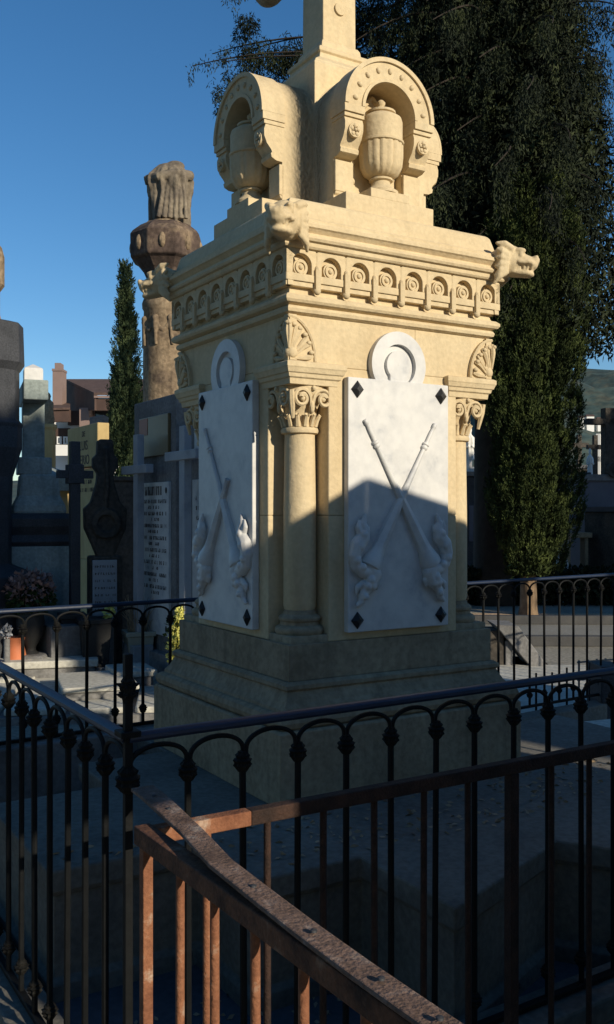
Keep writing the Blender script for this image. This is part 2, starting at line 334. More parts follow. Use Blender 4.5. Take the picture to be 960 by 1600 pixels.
# columns
def column():
    c = MB().lathe([(.064,1.19),(.070,1.205),(.069,1.6),(.064,1.925)], 28).build('column', STONE, MON, smooth=True)
    b = MB(); b.sq([(.108,1.058),(.108,1.085),(.104,1.09)])
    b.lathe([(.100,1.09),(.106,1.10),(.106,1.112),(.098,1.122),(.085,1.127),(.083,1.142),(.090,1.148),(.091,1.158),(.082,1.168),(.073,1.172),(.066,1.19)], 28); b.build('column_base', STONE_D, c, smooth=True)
    k = MB(); k.lathe([(.066,1.925),(.078,1.930),(.081,1.940),(.078,1.951),(.066,1.957),(.066,1.98),(.072,2.02),(.086,2.06),(.104,2.09),(.110,2.105),(.110,2.125)], 28)
    for i in range(14):      # ring of leaves
        a = 2*PI*i/14
        k.tube([(.068*math.cos(a),.068*math.sin(a),1.958),(.077*math.cos(a),.077*math.sin(a),1.985),(.090*math.cos(a),.090*math.sin(a),2.005),(.094*math.cos(a),.094*math.sin(a),1.998)], [.011,.010,.008,.004], 6)
    for f_ in range(4):      # scroll hearts on each face
        for sgn in (-1,1):
            pts = []
            for t in range(26):
                th = t/25*2.9*PI; r = .044*(1-t/25*.78)
                pts.append((sgn*(.052-r*math.cos(th)), -.100-.012*(t/25), 2.068+r*math.sin(th)))
            pts = [(sgn*.004,-.086,2.005),(sgn*.003,-.092,2.03)]+pts
            kk = MB().tube(pts, [.006,.0075]+[.0085]*20+[.011]*6, 6); kk.xf(Matrix.Rotation(f_*PI/2,4,'Z')); k.add(kk.v, kk.f)
            kk = MB().ell((sgn*.05,-.104,2.068), (.013,.012,.013), 8, 6); kk.xf(Matrix.Rotation(f_*PI/2,4,'Z')); k.add(kk.v, kk.f)
            kk = MB().tube([(sgn*.085,-.085,1.985),(sgn*.090,-.090,2.02),(sgn*.097,-.097,2.06),(sgn*.101,-.101,2.10)], [.007,.011,.013,.012], 6); kk.xf(Matrix.Rotation(f_*PI/2,4,'Z')); k.add(kk.v, kk.f)
        kk = MB().ell((0,-.098,2.035), (.012,.012,.028), 8, 6).ell((0,-.112,2.11),(.011,.012,.012),8,6); kk.xf(Matrix.Rotation(f_*PI/2,4,'Z')); k.add(kk.v, kk.f)
    k.build('capital', STONE, c, smooth=True)
    im = MB().sq([(.116,2.122),(.119,2.145),(.127,2.15),(.130,2.165),(.136,2.168),(.142,2.185),(.145,2.19),(.145,2.208),(.135,2.214)]).build('impost', STONE, c, bevel=.0015)
    return c
c0 = column(); c0.location = (-.417,-.417,0)
for k in range(1,4): rotcopy(c0, MON, k)
# corner palmettes
def palmette():
    b = MB(); n = 16; rx, rz = .135, .185; z0 = 2.216
    poly = [(-W_-.018,z0)]+[(-W_-.018+rx*math.cos(PI/2*i/n), z0+rz*math.sin(PI/2*i/n)) for i in range(n+1)]
    b.py(poly, -W_-.012, -W_+.02)
    rim = [(-W_-.018+(rx-.006)*math.cos(PI/2*i/n), -W_-.014, z0+(rz-.006)*math.sin(PI/2*i/n)) for i in range(n+1)]
    b.tube(rim, .0075, 6)
    for i in range(6):
        a = R(8+i*16); ca, sa = math.cos(a), math.sin(a); pts = []
        for t in range(7):
            q = .25+.62*t/6; bend = .10*math.sin(t/6*PI*.9)
            aa = a+bend*(1 if i % 2 else -.3)
            pts.append((-W_-.018+q*rx*math.cos(aa), -W_-.016, z0+q*rz*math.sin(aa)))
        b.tube(pts, [.004,.006,.008,.010,.012,.011,.006], 6)
        b.ell((-W_-.018+.80*rx*math.cos(a+.10), -W_-.022, z0+.80*rz*math.sin(a+.10)), (.012,.010,.010), 8, 6)
    b.ell((-W_+.002,-W_-.014,z0+.03),(.024,.014,.024),10,6)
    v, f = list(b.v), list(b.f)
    # the other wing, mirrored across the corner diagonal
    n0 = len(v); v2 = [(y,x,z) for x,y,z in v]; b.v = v+v2; b.f = f+[tuple(i+n0 for i in q[::-1]) for q in f]
    return b.build('corner_palmette', STONE, MON, smooth=True)
p0_ = palmette()
for k in range(1,4): rotcopy(p0_, MON, k)
# arcaded frieze: eight arches a side, corbels between
NA = 8; half = .572; pw = 2*half/NA
def arch_unit():
    b = MB(); n = 14; r = .047; cz = 2.598; hw = pw/2-.0; zt = 2.668; zb = 2.562
    y0, y1 = -.572, -.541; vs_ = []; outer = []; inner = []
    inner = [(r, zb)]+[(r*math.cos(PI*i/n), cz+r*math.sin(PI*i/n)) for i in range(n+1)]+[(-r, zb)]
    for x, z in inner:
        if z <= cz and abs(abs(x)-r) < 1e-9: outer.append((math.copysign(hw, x), z))
        else:
            a = math.atan2(z-cz, x); s1 = hw/abs(math.cos(a)) if abs(math.cos(a)) > 1e-6 else 9; s2 = (zt-cz)/max(math.sin(a),1e-6); s_ = min(s1,s2)
            outer.append((s_*math.cos(a), cz+s_*math.sin(a)))
    m = len(inner)
    for (xi,zi),(xo,zo) in zip(inner, outer): vs_ += [(xi,y0,zi),(xo,y0,zo),(xo,y1,zo),(xi,y1,zi)]
    fs_ = [(i*4+k, i*4+(k+1)%4, (i+1)*4+(k+1)%4, (i+1)*4+k) for i in range(m-1) for k in range(4)]
    fs_ += [(0,1,2,3), ((m-1)*4+3,(m-1)*4+2,(m-1)*4+1,(m-1)*4)]
    b.add(vs_, fs_)
    b.box(-hw,hw,-.574,-.541,2.532,2.562); b.box(-hw,hw,-.566,-.541,2.512,2.532)
    return b
def frieze(k):
    pass
au = arch_unit().build('frieze_arch', STONE, MON, bevel=.002)
ro = MB().arc(0,2.590,.001,.034,0,2*PI,-.562,-.541,20).arc(0,2.590,.019,.027,0,2*PI,-.568,-.560,20).ell((0,-.562,2.590),(.011,.010,.011),10,6)
ro = ro.build('rosette', STONE, au, smooth=True)
cb = MB().box(-.012,.012,-.585,-.541,2.505,2.585).ell((0,-.574,2.500),(.017,.014,.017),10,8).ell((0,-.572,2.583),(.012,.014,.02),8,6)
cb = cb.build('corbel', STONE, MON, smooth=True)
for k in range(4):
    for i in range(NA):
        if k == 0 and i == 0: c = au
        else: c = copy_tree(au, MON)
        x = -half+pw*(i+.5); c.rotation_euler.z = -k*PI/2; c.location = Matrix.Rotation(-k*PI/2,3,'Z')@Vector((x,0,0))
        if i == 0: continue
        if k == 0 and i == 1: c = cb
        else: c = cb.copy(); COL.objects.link(c); c.parent = MON
        x = -half+pw*i; c.rotation_euler.z = -k*PI/2; c.location = Matrix.Rotation(-k*PI/2,3,'Z')@Vector((x,0,0))
# cornice
MB().sq([(.52,2.655),(.584,2.664),(.590,2.672),(.590,2.688),(.603,2.692),(.609,2.703),(.603,2.714),(.592,2.717),(.590,2.726),(.604,2.740),(.612,2.745),(.612,2.760),(.600,2.763),(.594,2.772),(.594,2.782),(.572,2.785),(.558,2.80),(.540,2.865),(.532,2.875),(.525,2.88)]).build('cornice', STONE, MON, bevel=.001)
# beast heads at the cornice corners (built facing +x)
def beast():
    b = MB()
    b.ell((.03,0,.0),(.075,.058,.062),14,10)                  # skull
    b.ell((.00,0,-.012),(.07,.065,.06),14,10)
    for t in range(8):                                        # upper jaw
        q = t/7; b.ell((.06+.075*q,0,.010-.020*q),(.038-.006*q,.046-.010*q,.032-.006*q),12,8)
    b.ell((.150,0,.004),(.022,.030,.018),10,8)                # nose
    for t in range(8):                                        # lower jaw
        q = t/7; b.ell((.04+.082*q,0,-.044-.006*q),(.032,.040-.008*q,.017-.003*q),12,8)
    for s_ in (-1,1):
        b.ell((.078,s_*.034,.034),(.032,.014,.012),10,6)      # brow
        b.ell((.085,s_*.038,.018),.0115,10,8)                 # eye
        b.tube([(.05,s_*.045,.035),(.01,s_*.062,.050),(-.03,s_*.072,.052)],[.014,.016,.006],8)   # ear laid back
        b.ell((.155,s_*.018,.012),(.012,.010,.010),8,6)
        for q in range(5):                                    # mane locks
            a = -.9+q*.42
            b.tube([(.035,s_*.055,.04*math.sin(a)-.02),(-.0,s_*.072,.065*math.sin(a)-.025),(-.025,s_*.070,.09*math.sin(a)-.035)],[.012,.014,.006],8)
        for q in range(4): b.ell((.085+q*.018,s_*(.030-q*.002),-.028),(.005,.005,.010),6,5)       # teeth
        b.tube([(.075,s_*.044,-.01),(.10,s_*.040,-.012),(.12,s_*.038,-.008),(.145,s_*.030,-.014)],.009,8)
    return b
for i, a in enumerate((-135,-45,45,135)):
    if i == 0: hd0 = beast().build('beast_head', STONE, MON, remesh=.005); c = hd0
    else: c = hd0.copy(); COL.objects.link(c); c.parent = MON
    d = .578; sx = math.copysign(1, math.cos(R(a))); sy = math.copysign(1, math.sin(R(a)))
    c.location = (sx*d, sy*d, 2.762); c.rotation_euler = (0, R(5), R(a)); c.scale = (1.0,1.12,1.18)

# marble slabs on each face
def torch(sgn, cut=0):
    b = MB(); A = Vector((-sgn*.19,-.572,1.99)); B = Vector((sgn*.168,-.572,1.365)); d = B-A; L_ = d.length; d.normalize()
    prof = [(.007,0),(.011,.004),(.011,.022),(.0075,.026),(.0095,.05),(.0095,.10),(.016,.104),(.017,.112),(.012,.116),(.016,.122),(.0155,.130),(.010,.135),(.013,.30),(.0185,.40),(.024,.50),(.028,.60),(.031,.635),(.040,.66),(.049,.69),(.051,.705),(.050,.715),(.040,L_)]
    prof = [p for p in prof if p[1] >= cut]
    if cut: prof = [(.0135,cut)]+prof
    b.lathe(prof, 18, fn=lambda a, z: 1+(.07*math.cos(6*a) if .14 < z < .64 else 0))
    q = d.to_track_quat('Z','Y').to_matrix().to_4x4()
    b.xf(Matrix.Translation(A) @ Matrix.Diagonal((1,.85,1,1)) @ q)
    return b
def flame(sgn):
    b = MB(); Y0 = -.578
    def ch(pts, rs):
        for i in range(len(pts)-1):
            for t in range(4):
                q = t/4; x = pts[i][0]*(1-q)+pts[i+1][0]*q; z = pts[i][1]*(1-q)+pts[i+1][1]*q; r = rs[i]*(1-q)+rs[i+1]*q
                b.ell((sgn*x, Y0, z),(r,r*.95,r),10,8)
    ch([(.165,1.37),(.150,1.335),(.165,1.30),(.185,1.28)],[.030,.036,.034,.026])
    ch([(.165,1.345),(.205,1.35),(.238,1.375),(.248,1.42),(.235,1.46),(.205,1.49),(.195,1.52),(.205,1.55),(.19,1.60)],[.03,.028,.026,.030,.034,.032,.024,.017,.004])
    ch([(.215,1.50),(.23,1.535),(.222,1.575)],[.018,.014,.003])
    ch([(.20,1.50),(.178,1.515),(.170,1.55)],[.014,.010,.003])
    ch([(.18,1.285),(.205,1.255),(.212,1.225),(.238,1.205)],[.026,.020,.015,.008])
    ch([(.15,1.33),(.128,1.30),(.134,1.27)],[.02,.014,.006])
    ch([(.205,1.30),(.232,1.285),(.240,1.255)],[.016,.013,.004])
    for (x,z,r) in ((.150,1.345,.02),(.175,1.315,.022),(.190,1.29,.018),(.215,1.37,.017),(.245,1.40,.018),(.228,1.455,.02),(.21,1.505,.018),(.165,1.29,.019),(.20,1.245,.014)): b.ell((sgn*x,-.598,z),(r,r*.7,r),10,8)
    return b
def slab(k, broken):
    s_ = MB().box(-.27,.27,-.565,-.531,1.095,2.165).build('marble_slab', MARBLE, MON, bevel=.004)
    s_.rotation_euler.z = -k*PI/2
    d = MB()
    d.arc(0,2.235,.090,.145,-PI/2+.52,1.5*PI-.52,-.560,-.531,44)
    d.arc(0,2.235,.001,.091,0,2*PI,-.5395,-.531,44)
    d.arc(0,2.235,.001,.063,0,2*PI,-.556,-.538,32); d.box(-.044,.044,-.5555,-.531,2.150,2.20)
    d.build('roundel', MARBLE, s_, smooth=True)
    bolt = None
    for x in (-.225,.225):
        for z in (1.145,2.115):
            if bolt is None: bolt = MB().loft([[(0,-.564,-.036),(.031,-.564,0),(0,-.564,.036),(-.031,-.564,0)],[(0,-.570,-.036),(.031,-.570,0),(0,-.570,.036),(-.031,-.570,0)],[(0,-.582,-.012),(.011,-.582,0),(0,-.582,.012),(-.011,-.582,0)]]).build('diamond_bolt', BLACKM, s_); c = bolt
            else: c = bolt.copy(); COL.objects.link(c); c.parent = s_
            c.location = (x,0,z)
    t1 = torch(1).build('torch_relief', MARBLE, s_, smooth=True)
    t2 = torch(-1, .28 if broken else 0).build('torch_relief', MARBLE, s_, smooth=True)
    if broken: t2['label'] = 'torch relief with its upper half broken off'
    for sg in (-1,1): flame(sg).build('flame_relief', MARBLE, s_, remesh=.0034)
    return s_
slab(0, False); slab(1, True); slab(2, False); slab(3, False)

# aedicules with urns
def aedicule():
    A = empty('urn_niche', (0,0,0)); A.parent = MON
    ZS = 3.345
    def archpoly(r, z0, n=28): return [(r,z0)]+[(r*math.cos(PI*i/n), ZS+r*math.sin(PI*i/n)) for i in range(n+1)]+[(-r,z0)]
    def shell(r0, r1, z0, ya, yb, n=28):
        b = MB(); I = archpoly(r0,z0,n); O = archpoly(r1,z0,n); m = len(I); vs_ = []
        for (xi,zi),(xo,zo) in zip(I,O): vs_ += [(xi,ya,zi),(xo,ya,zo),(xo,yb,zo),(xi,yb,zi)]
        fs_ = [(i*4+k, i*4+(k+1)%4, (i+1)*4+(k+1)%4, (i+1)*4+k) for i in range(m-1) for k in range(4)]
        fs_ += [(0,1,2,3), ((m-1)*4+3,(m-1)*4+2,(m-1)*4+1,(m-1)*4)]
        b.add(vs_, fs_); return b
    MB().box(-.238,.238,-.50,-.19,2.878,2.965).build('step', STONE, A, bevel=.003)
    MB().box(-.105,.105,-.497,-.29,2.965,3.005).build('urn_base', STONE, A, bevel=.003)
    b = shell(.136,.232,2.965,-.395,-.275); b.py(archpoly(.232,2.965), -.275, -.02); b.build('vault', STONE, A, smooth=True)
    # archivolt with rims
    b = MB(); n = 36
    b.arc(0,ZS,.136,.240,0,PI,-.492,-.385,n); b.arc(0,ZS,.222,.241,0,PI,-.502,-.492,n); b.arc(0,ZS,.135,.150,0,PI,-.499,-.492,n)
    b.box(.1365,.2405,-.497,-.385,ZS-.034,ZS-.001); b.box(-.2405,-.1365,-.497,-.385,ZS-.034,ZS-.001)
    ar = b.build('archivolt', STONE, A, smooth=True)
    st = None
    for i in range(9):
        a = PI*(i+.5)/9
        if st is None: st = MB().ell((0,0,0),(.011,.010,.014),10,6).build('stud', STONE, ar, smooth=True); c = st
        else: c = st.copy(); COL.objects.link(c); c.parent = ar
        c.location = (.186*math.cos(a), -.493, ZS+.186*math.sin(a)); c.rotation_euler = (0, PI/2-a, 0)
    for sg in (-1,1):
        x0, x1 = sorted((sg*.138, sg*.232)); b = MB()
        b.box(x0-.004,x1+.004,-.488,-.385,ZS-.052,ZS-.036)
        prof = [(-.385,ZS-.052),(-.478,ZS-.052),(-.486,ZS-.075),(-.485,ZS-.105),(-.472,ZS-.135),(-.450,ZS-.160),(-.446,ZS-.170),(-.452,ZS-.176),(-.448,ZS-.192),(-.425,ZS-.203),(-.385,ZS-.205)]
        b.loft([[(x0,y,z) for y,z in prof],[(x1,y,z) for y,z in prof]])
        cs = b.build('console', STONE, A, smooth=True)
        xm = (x0+x1)/2; b = MB(); b.arc(xm,ZS-.108,.020,.031,0,2*PI,-.493,-.478,20)
        for i in range(5):
            a = 2*PI*i/5+.3; b.ell((xm+.017*math.cos(a),-.490,ZS-.108+.019*math.sin(a)),(.0105,.009,.0105),8,6)
        b.ell((xm,-.496,ZS-.108),.007,8,6); b.build('rosette', STONE, cs, smooth=True)
        b = MB().box(x0,x1,-.410,-.385,2.995,ZS-.215)
        b.loft([[(x0+.002,y,z) for y,z in ((-.385,2.995),(-.408,2.995),(-.404,2.985),(-.385,2.968))],[(x1-.002,y,z) for y,z in ((-.385,2.995),(-.408,2.995),(-.404,2.985),(-.385,2.968))]])
        b.build('pilaster', STONE, A, bevel=.003)
        b = MB()                                    # little twisted colonnette / foliage drop beside the urn
        for t in range(7):
            z = 3.02+t*.026; b.ell((sg*(.112+.006*math.sin(t*1.9)),-.345+.006*math.cos(t*1.9),z),(.020,.02,.019),8,6)
        b.tube([(sg*.114,-.35,3.19),(sg*.118,-.35,3.30),(sg*.10,-.34,3.38)],[.016,.014,.010],8)
        b.build('carved_drop', STONE, A, remesh=.005)
    # pointed back panel
    b = MB(); pp = [(-.125,2.967),(.125,2.967),(.125,3.34),(.0,3.472),(-.125,3.34)]; b.py(pp, -.355, -.274)
    for s0, s1 in (((.122,3.335),(0,3.465)),((-.122,3.335),(0,3.465))): b.tube([(s0[0],-.358,s0[1]),(s1[0],-.358,s1[1])], .011, 6)
    b.build('gable_panel', STONE, A)
    # urn
    u = MB(); c = (0,-.425,3.005)
    K = 1.17
    _l = u.lathe
    def lz(prof, n, c_, **k): return _l([(r*K, z*.93) for r, z in prof], n, c_, **k)
    u.lathe = lz
    u.lathe([(.066,0),(.066,.014),(.055,.022),(.038,.045),(.035,.062),(.045,.067),(.045,.076),(.038,.080)], 24, c)
    u.lathe([(.042,.080),(.066,.098),(.079,.130),(.083,.18),(.083,.235)], 64, c, fn=lambda a, z: 1+.075*abs(math.cos(9*a))-.05)
    u.lathe([(.083,.235),(.088,.240),(.088,.250),(.082,.254),(.082,.345),(.078,.362),(.055,.380),(.048,.384)], 28, c)
    u.lathe([(.050,.384),(.056,.388),(.056,.398),(.044,.404),(.030,.412),(.016,.418),(.012,.426),(.016,.434),(.017,.444),(.009,.455),(.001,.46)], 20, c)
    u.build('urn', STONE, A, smooth=True)
    return A
A0 = aedicule()
for k in range(1,4): rotcopy(A0, MON, k)
MB().sq([(.2175,2.88),(.2175,3.64),(.207,3.65),(.203,3.66),(.172,3.685),(.145,3.705),(.137,3.73),(.147,3.738),(.147,3.752),(.136,3.764),(.112,3.772),(.108,3.80),(.100,3.815)]).build('upper_pedestal', STONE, MON, bevel=.002)
b = MB().sq([(.093,3.81),(.088,4.8)]); b.build('cross_shaft', STONE, MON, bevel=.004)
b = MB().box(-.08,.08,-.62,.58,4.36,4.52)
for y in (-.62,.58):
    b.ell((0,y,4.44),(.09,.13,.13),14,10); b.ell((0,y*1.12,4.44),(.07,.08,.08),12,8)
b.ell((0,.2,4.33),(.07,.10,.07),12,8).ell((0,.33,4.34),(.06,.08,.06),12,8).ell((0,-.22,4.32),(.07,.10,.07),12,8)
b.build('cross_arm', STONE_D, MON, remesh=.012)
MB().arc(0,3.985,.001,.030,0,2*PI,-.102,-.086,16).build('shaft_boss', STONE, MON, smooth=True)

# ================================================================ BLACK FENCE
def knot_mb(z, r=.0225, h=.044):
    b = MB(); b.lathe([(.011,z-h*.55),(r*.62,z-h*.45),(r*.75,z-h*.30),(r*.95,z-h*.18),(r*.80,z-h*.05),(r*1.05,z+h*.12),(r*.72,z+h*.22),(r*.78,z+h*.38),(r*.5,z+h*.5),(.010,z+h*.6)], 16, fn=lambda a,zz_: 1+.16*math.cos(8*a+(zz_*90)))
    return b
def iron_fence(label, P, D, n, pitch, zb, zt, start=1, rail_r=.017, group='black wrought iron fence runs around the tomb', swell=1):
    ang = math.atan2(D.y, D.x)
    f = empty('iron_fence', P, ang, label, 'fence', group); L_ = pitch*n
    rz = zt-.012
    prof = [(-.017,-.002),(-.016,.006),(-.009,.012),(.009,.012),(.016,.006),(.017,-.002),(.012,-.009),(-.012,-.009)]
    b = MB(); b.loft([[(x,py_*swell,rz+z_) for py_,z_ in prof] for x in [L_*i/12 for i in range(13)]]); b.build('top_rail', RAILM, f, smooth=True)
    b = MB().box(-.0,L_,-.012,.012,zb,zb+.018); b.build('bottom_rail', IRON, f, bevel=.003)
    zk = zt-.108; r = pitch/2
    bar = MB().lathe([(.009,zb),(.0088,zk+.02)], 8).build('bar', IRON, f, smooth=True)
    kn = knot_mb(zk).build('collar', IRON_K, bar, smooth=True)
    kn2 = knot_mb(zb+.09, .022, .04).build('collar', IRON_K, bar, smooth=True)
    bh = zt-.036-(zk+.028)
    pts = []
    for i in range(17):
        a = PI*i/16; pts.append((r-(r-.004)*math.cos(a), 0, zk+.028+bh*math.sin(a)**.9))
    ar = MB().tube([(.004,0,zk+.01)]+pts+[(pitch-.004,0,zk+.01)], .0062, 6).build('arch', IRON, f, smooth=True)
    for i in range(start, n+1):
        if i == start: c = bar
        else: c = copy_tree(bar, f)
        c.location = (pitch*i,0,0); c.rotation_euler = (R(random.gauss(0,.22)), R(random.gauss(0,.22)), random.uniform(-.4,.4))
    for i in range(start-1, n):
        if i == start-1: c = ar
        else: c = ar.copy(); COL.objects.link(c); c.parent = f
        c.location = (pitch*i,0,0)
    return f
f1 = iron_fence('near run of the black arched iron fence, in front of the monument', C, FU, 42, .153, .09, 1.093)
f2 = iron_fence('left run of the black arched iron fence, its handrail sloping down to the corner post', C, FV, 17, .153, .09, 1.093)
f3 = iron_fence('far left run of the black arched iron fence, on the higher kerb behind the monument', p3, BD, 18, .160, .46, 1.125)
f4 = iron_fence('far right run of the black arched iron fence, seen right of the monument', p3+BD*2.88, BD, 27, .160, .19, 1.125)
# corner post with finial
cp = empty('iron_corner_post', C, TH, 'black corner post with spiky ball finial where the near and left fence runs meet', 'fence post')
MB().box(-.0095,.0095,-.0095,.0095,0,1.275).build('post', IRON, cp, bevel=.002)
MB().box(-.024,.024,-.024,.024,1.086,1.10).build('cap_plate', IRON, cp, bevel=.002)
b = knot_mb(1.192,.019,.055)
for i in range(12):
    a = 2*PI*i/12; zc_ = 1.18+.022*(i%2); b.tube([(.014*math.cos(a),.014*math.sin(a),zc_),(.026*math.cos(a),.026*math.sin(a),zc_+.004)],[.007,.002],5)
b.build('finial', IRON_K, cp, smooth=True)
knot_mb(.985,.028,.055).build('collar', IRON_K, cp, smooth=True)
# low kerb walls under the fence
def kerb_run(P, D, L_, w_, z1, m=BASE):
    n = Vector((-D.y, D.x, 0))*w_/2; a = P; c = P+D*L_
    b = MB(); b.pz([tuple((a-n).xy),tuple((c-n).xy),tuple((c+n).xy),tuple((a+n).xy)], 0, z1); tag(b.build('kerb', m, bevel=.01), kind='structure')
kerb_run(C-FU*.1, FU, 6.6, .16, .085); kerb_run(C+FV*.09, FV, 2.5, .16, .083)
kerb_run(p3-BD*.05, BD, 2.9, .16, .455, GREYS); kerb_run(p3+BD*2.86, BD, 4.3, .16, .14, BASE)

# ================================================================ RUSTED ENCLOSURE
RC = Vector((-.338,1.96,0)); TV = Vector((.543,-.840,0))
rf = empty('rusty_railing', RC, math.atan2(TV.y,TV.x), 'rusted orange iron railing running towards the viewer with a loose strap along its top', 'railing', 'rusted iron railings around the neighbouring tomb')
def rb(sq, h=.92, r=.0088):
    return MB().box(-.011,.011,-.011,.011,.02,h) if sq else MB().lathe([(r,.02),(r,h*.5),(r*.97,h)], 10)
zr = .95
MB().box(-.012,2.3,-.018,.018,.912,zr).build('top_rail', RUST, rf, bevel=.003)
MB().box(0,2.3,-.014,.014,.06,.085).build('bottom_rail', RUST, rf, bevel=.003)
cnr = rb(True, .915, ).build('post', RUST_B, rf, bevel=.002); cnr.location = (.012,0,0)
b0 = None
for i in range(1,15):
    if b0 is None: b0 = rb(False).build('bar', RUST_B, rf, smooth=True); c = b0
    else: c = b0.copy(); COL.objects.link(c); c.parent = rf
    c.location = (.022+.149*i+random.uniform(-.004,.004),0,0); c.rotation_euler = (R(random.uniform(-.25,.25)),R(random.uniform(-.25,.25)),random.uniform(0,6))
wb = None
for i in range(15):
    if wb is None: wb = MB().ell((0,0,0),(.013,.013,.006),8,5).build('weld_bead', RUST, rf, smooth=True); c = wb
    else: c = wb.copy(); COL.objects.link(c); c.parent = rf
    c.location = (.012 if i == 0 else .022+.149*i, random.uniform(-.003,.003), .911); c.rotation_euler.z = random.uniform(0,6)
# strap
pts = [(-.375,2.150,.968),(-.339,2.086,.968),(-.226,1.856,.967),(-.156,1.70,.964),(-.063,1.544,.960),(.001,1.437,.958),(.070,1.325,.957),(.131,1.229,.957),(.172,1.168,.956),(.222,1.095,.956),(.36,.87,.956),(.63,.44,.956)]
rings = []
for i, p in enumerate(pts):
    a = Vector(pts[max(i-1,0)]); c_ = Vector(pts[min(i+1,len(pts)-1)]); d = (c_-a).normalized(); n = Vector((-d.y,d.x,0)).normalized()*(.027 if i < 2 else .0235)
    P = Vector(p); rings.append([tuple(P-n), tuple(P+n), tuple(P+n+Vector((0,0,.009))), tuple(P-n+Vector((0,0,.009)))])
sb = MB().loft(rings)
Mi = (Matrix.Translation(RC)@Matrix.Rotation(math.atan2(TV.y,TV.x),4,'Z')).inverted()
sb.xf(Mi); strap = sb.build('loose_strap', STRAP, rf, bevel=.003)
rv = None
for (x,y) in ((-.335,2.075),(-.290,1.985),(-.19,1.77),(-.09,1.59),(.01,1.42),(.10,1.275),(.165,1.175)):
    if rv is None: rv = MB().lathe([(.0055,0),(.005,.003),(.002,.0045)],10).build('rivet', GRAN, strap, smooth=True); c = rv
    else: c = rv.copy(); COL.objects.link(c); c.parent = strap
    q = Mi@Vector((x,y,.970+(.006 if y > 1.9 else 0))); c.location = q
r2 = empty('rusty_railing', RC+U*.02, TH, 'rusted railing crossing before the monument, coloured dark for shade beyond its sunlit left end', 'railing', 'rusted iron railings around the neighbouring tomb')
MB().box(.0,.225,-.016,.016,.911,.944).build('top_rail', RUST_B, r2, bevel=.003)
MB().box(.225,2.9,-.0155,.0155,.9105,.9435).build('top_rail', RUST_SHADE, r2, bevel=.003)  # darker rust from here on paints the shaded stretch of rail
MB().box(0,2.9,-.014,.014,.06,.085).build('bottom_rail', RUST, r2, bevel=.003)
b0 = None
for i in range(19):
    s_ = .125+.1475*i
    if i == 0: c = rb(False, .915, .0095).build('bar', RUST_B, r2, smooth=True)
    elif i in (6,12): c = MB().box(-.014,.014,-.014,.014,.02,.911).build('post', RUST_SHADE, r2, bevel=.002)
    elif b0 is None: b0 = rb(False, .915, .0085).build('bar', RUST_SHADE, r2, smooth=True); c = b0
    else: c = b0.copy(); COL.objects.link(c); c.parent = r2
    c.location = (s_,0,0); c.rotation_euler.x = R(random.gauss(0,.2))

# ================================================================ NEIGHBOURING TOMB (right of the viewpoint; throws the gabled shadow)
pv = Vector((.70,.714,0)).normalized(); qv = Vector((-.714,.70,0)).normalized()   # p across the light, q along it
gt = empty('gabled_tomb', pv*3.03-qv*1.0, math.atan2(pv.y,pv.x), 'pale gabled family tomb beside the rusted railing, outside the frame', 'tomb')
tq = .364; base_h = 1.74+tq*(2.64+.5)
zl, zp, zrt = base_h-.45*1.61, base_h, base_h-.35*1.07
MB().py([(-1.52,.0),(.98,.0),(.98,zrt-.1),(0,zp-.12),(-1.52,zl-.1)], -.45, .45).build('wall', STONE_D, gt, bevel=.01)
b = MB(); b.loft([[(-1.61,-.52,zl-.06),(-1.61,-.52,zl),(-1.61,.5,zl),(-1.61,.5,zl-.06)],[(0,-.52,zp-.06),(0,-.52,zp),(0,.5,zp),(0,.5,zp-.06)]]); b.build('roof_slab', GREYS, gt, bevel=.01)
b = MB(); b.loft([[(0.001,-.52,zp-.06),(0.001,-.52,zp),(0.001,.5,zp),(0.001,.5,zp-.06)],[(1.07,-.52,zrt-.06),(1.07,-.52,zrt),(1.07,.5,zrt),(1.07,.5,zrt-.06)]]); b.build('roof_slab', GREYS, gt, bevel=.01)
MB().box(-.4,.4,.45,.49,.1,1.9).build('door', GRAN, gt, bevel=.01)
MB().box(-1.93,-1.525,.35,.62,1.80-.0,2.02).build('added_shade_block', STONE_D, gt, bevel=.01)  # two unseen blocks added to shade the tops of the black fence
MB().box(-1.90,-1.525,.36,.60,2.022,2.36).build('added_shade_block', STONE_D, gt, bevel=.01)

# ================================================================ LEFT BACKGROUND
def marks(b, w_, x, zc, h, dens=.8):
    """illegible engraved line: little strokes in the yz plane at x, centred at y=0"""
    y = -w_/2
    while y < w_/2:
        lw = random.uniform(.010,.022)
        if random.random() < dens:
            b.box(x-.0015, x+.001, y, y+lw*.35, zc-h/2, zc+h/2)
            if random.random() < .7: b.box(x-.0015, x+.001, y+lw*.35, y+lw*.8, *random.choice(((zc+h*.28,zc+h/2),(zc-h*.1,zc+h*.12),(zc-h/2,zc-h*.3))))
            if random.random() < .5: b.box(x-.0015, x+.001, y+lw*.7, y+lw*.95, zc-h/2, zc+h*random.choice((.0,.5)))
        y += lw+.008
    return b
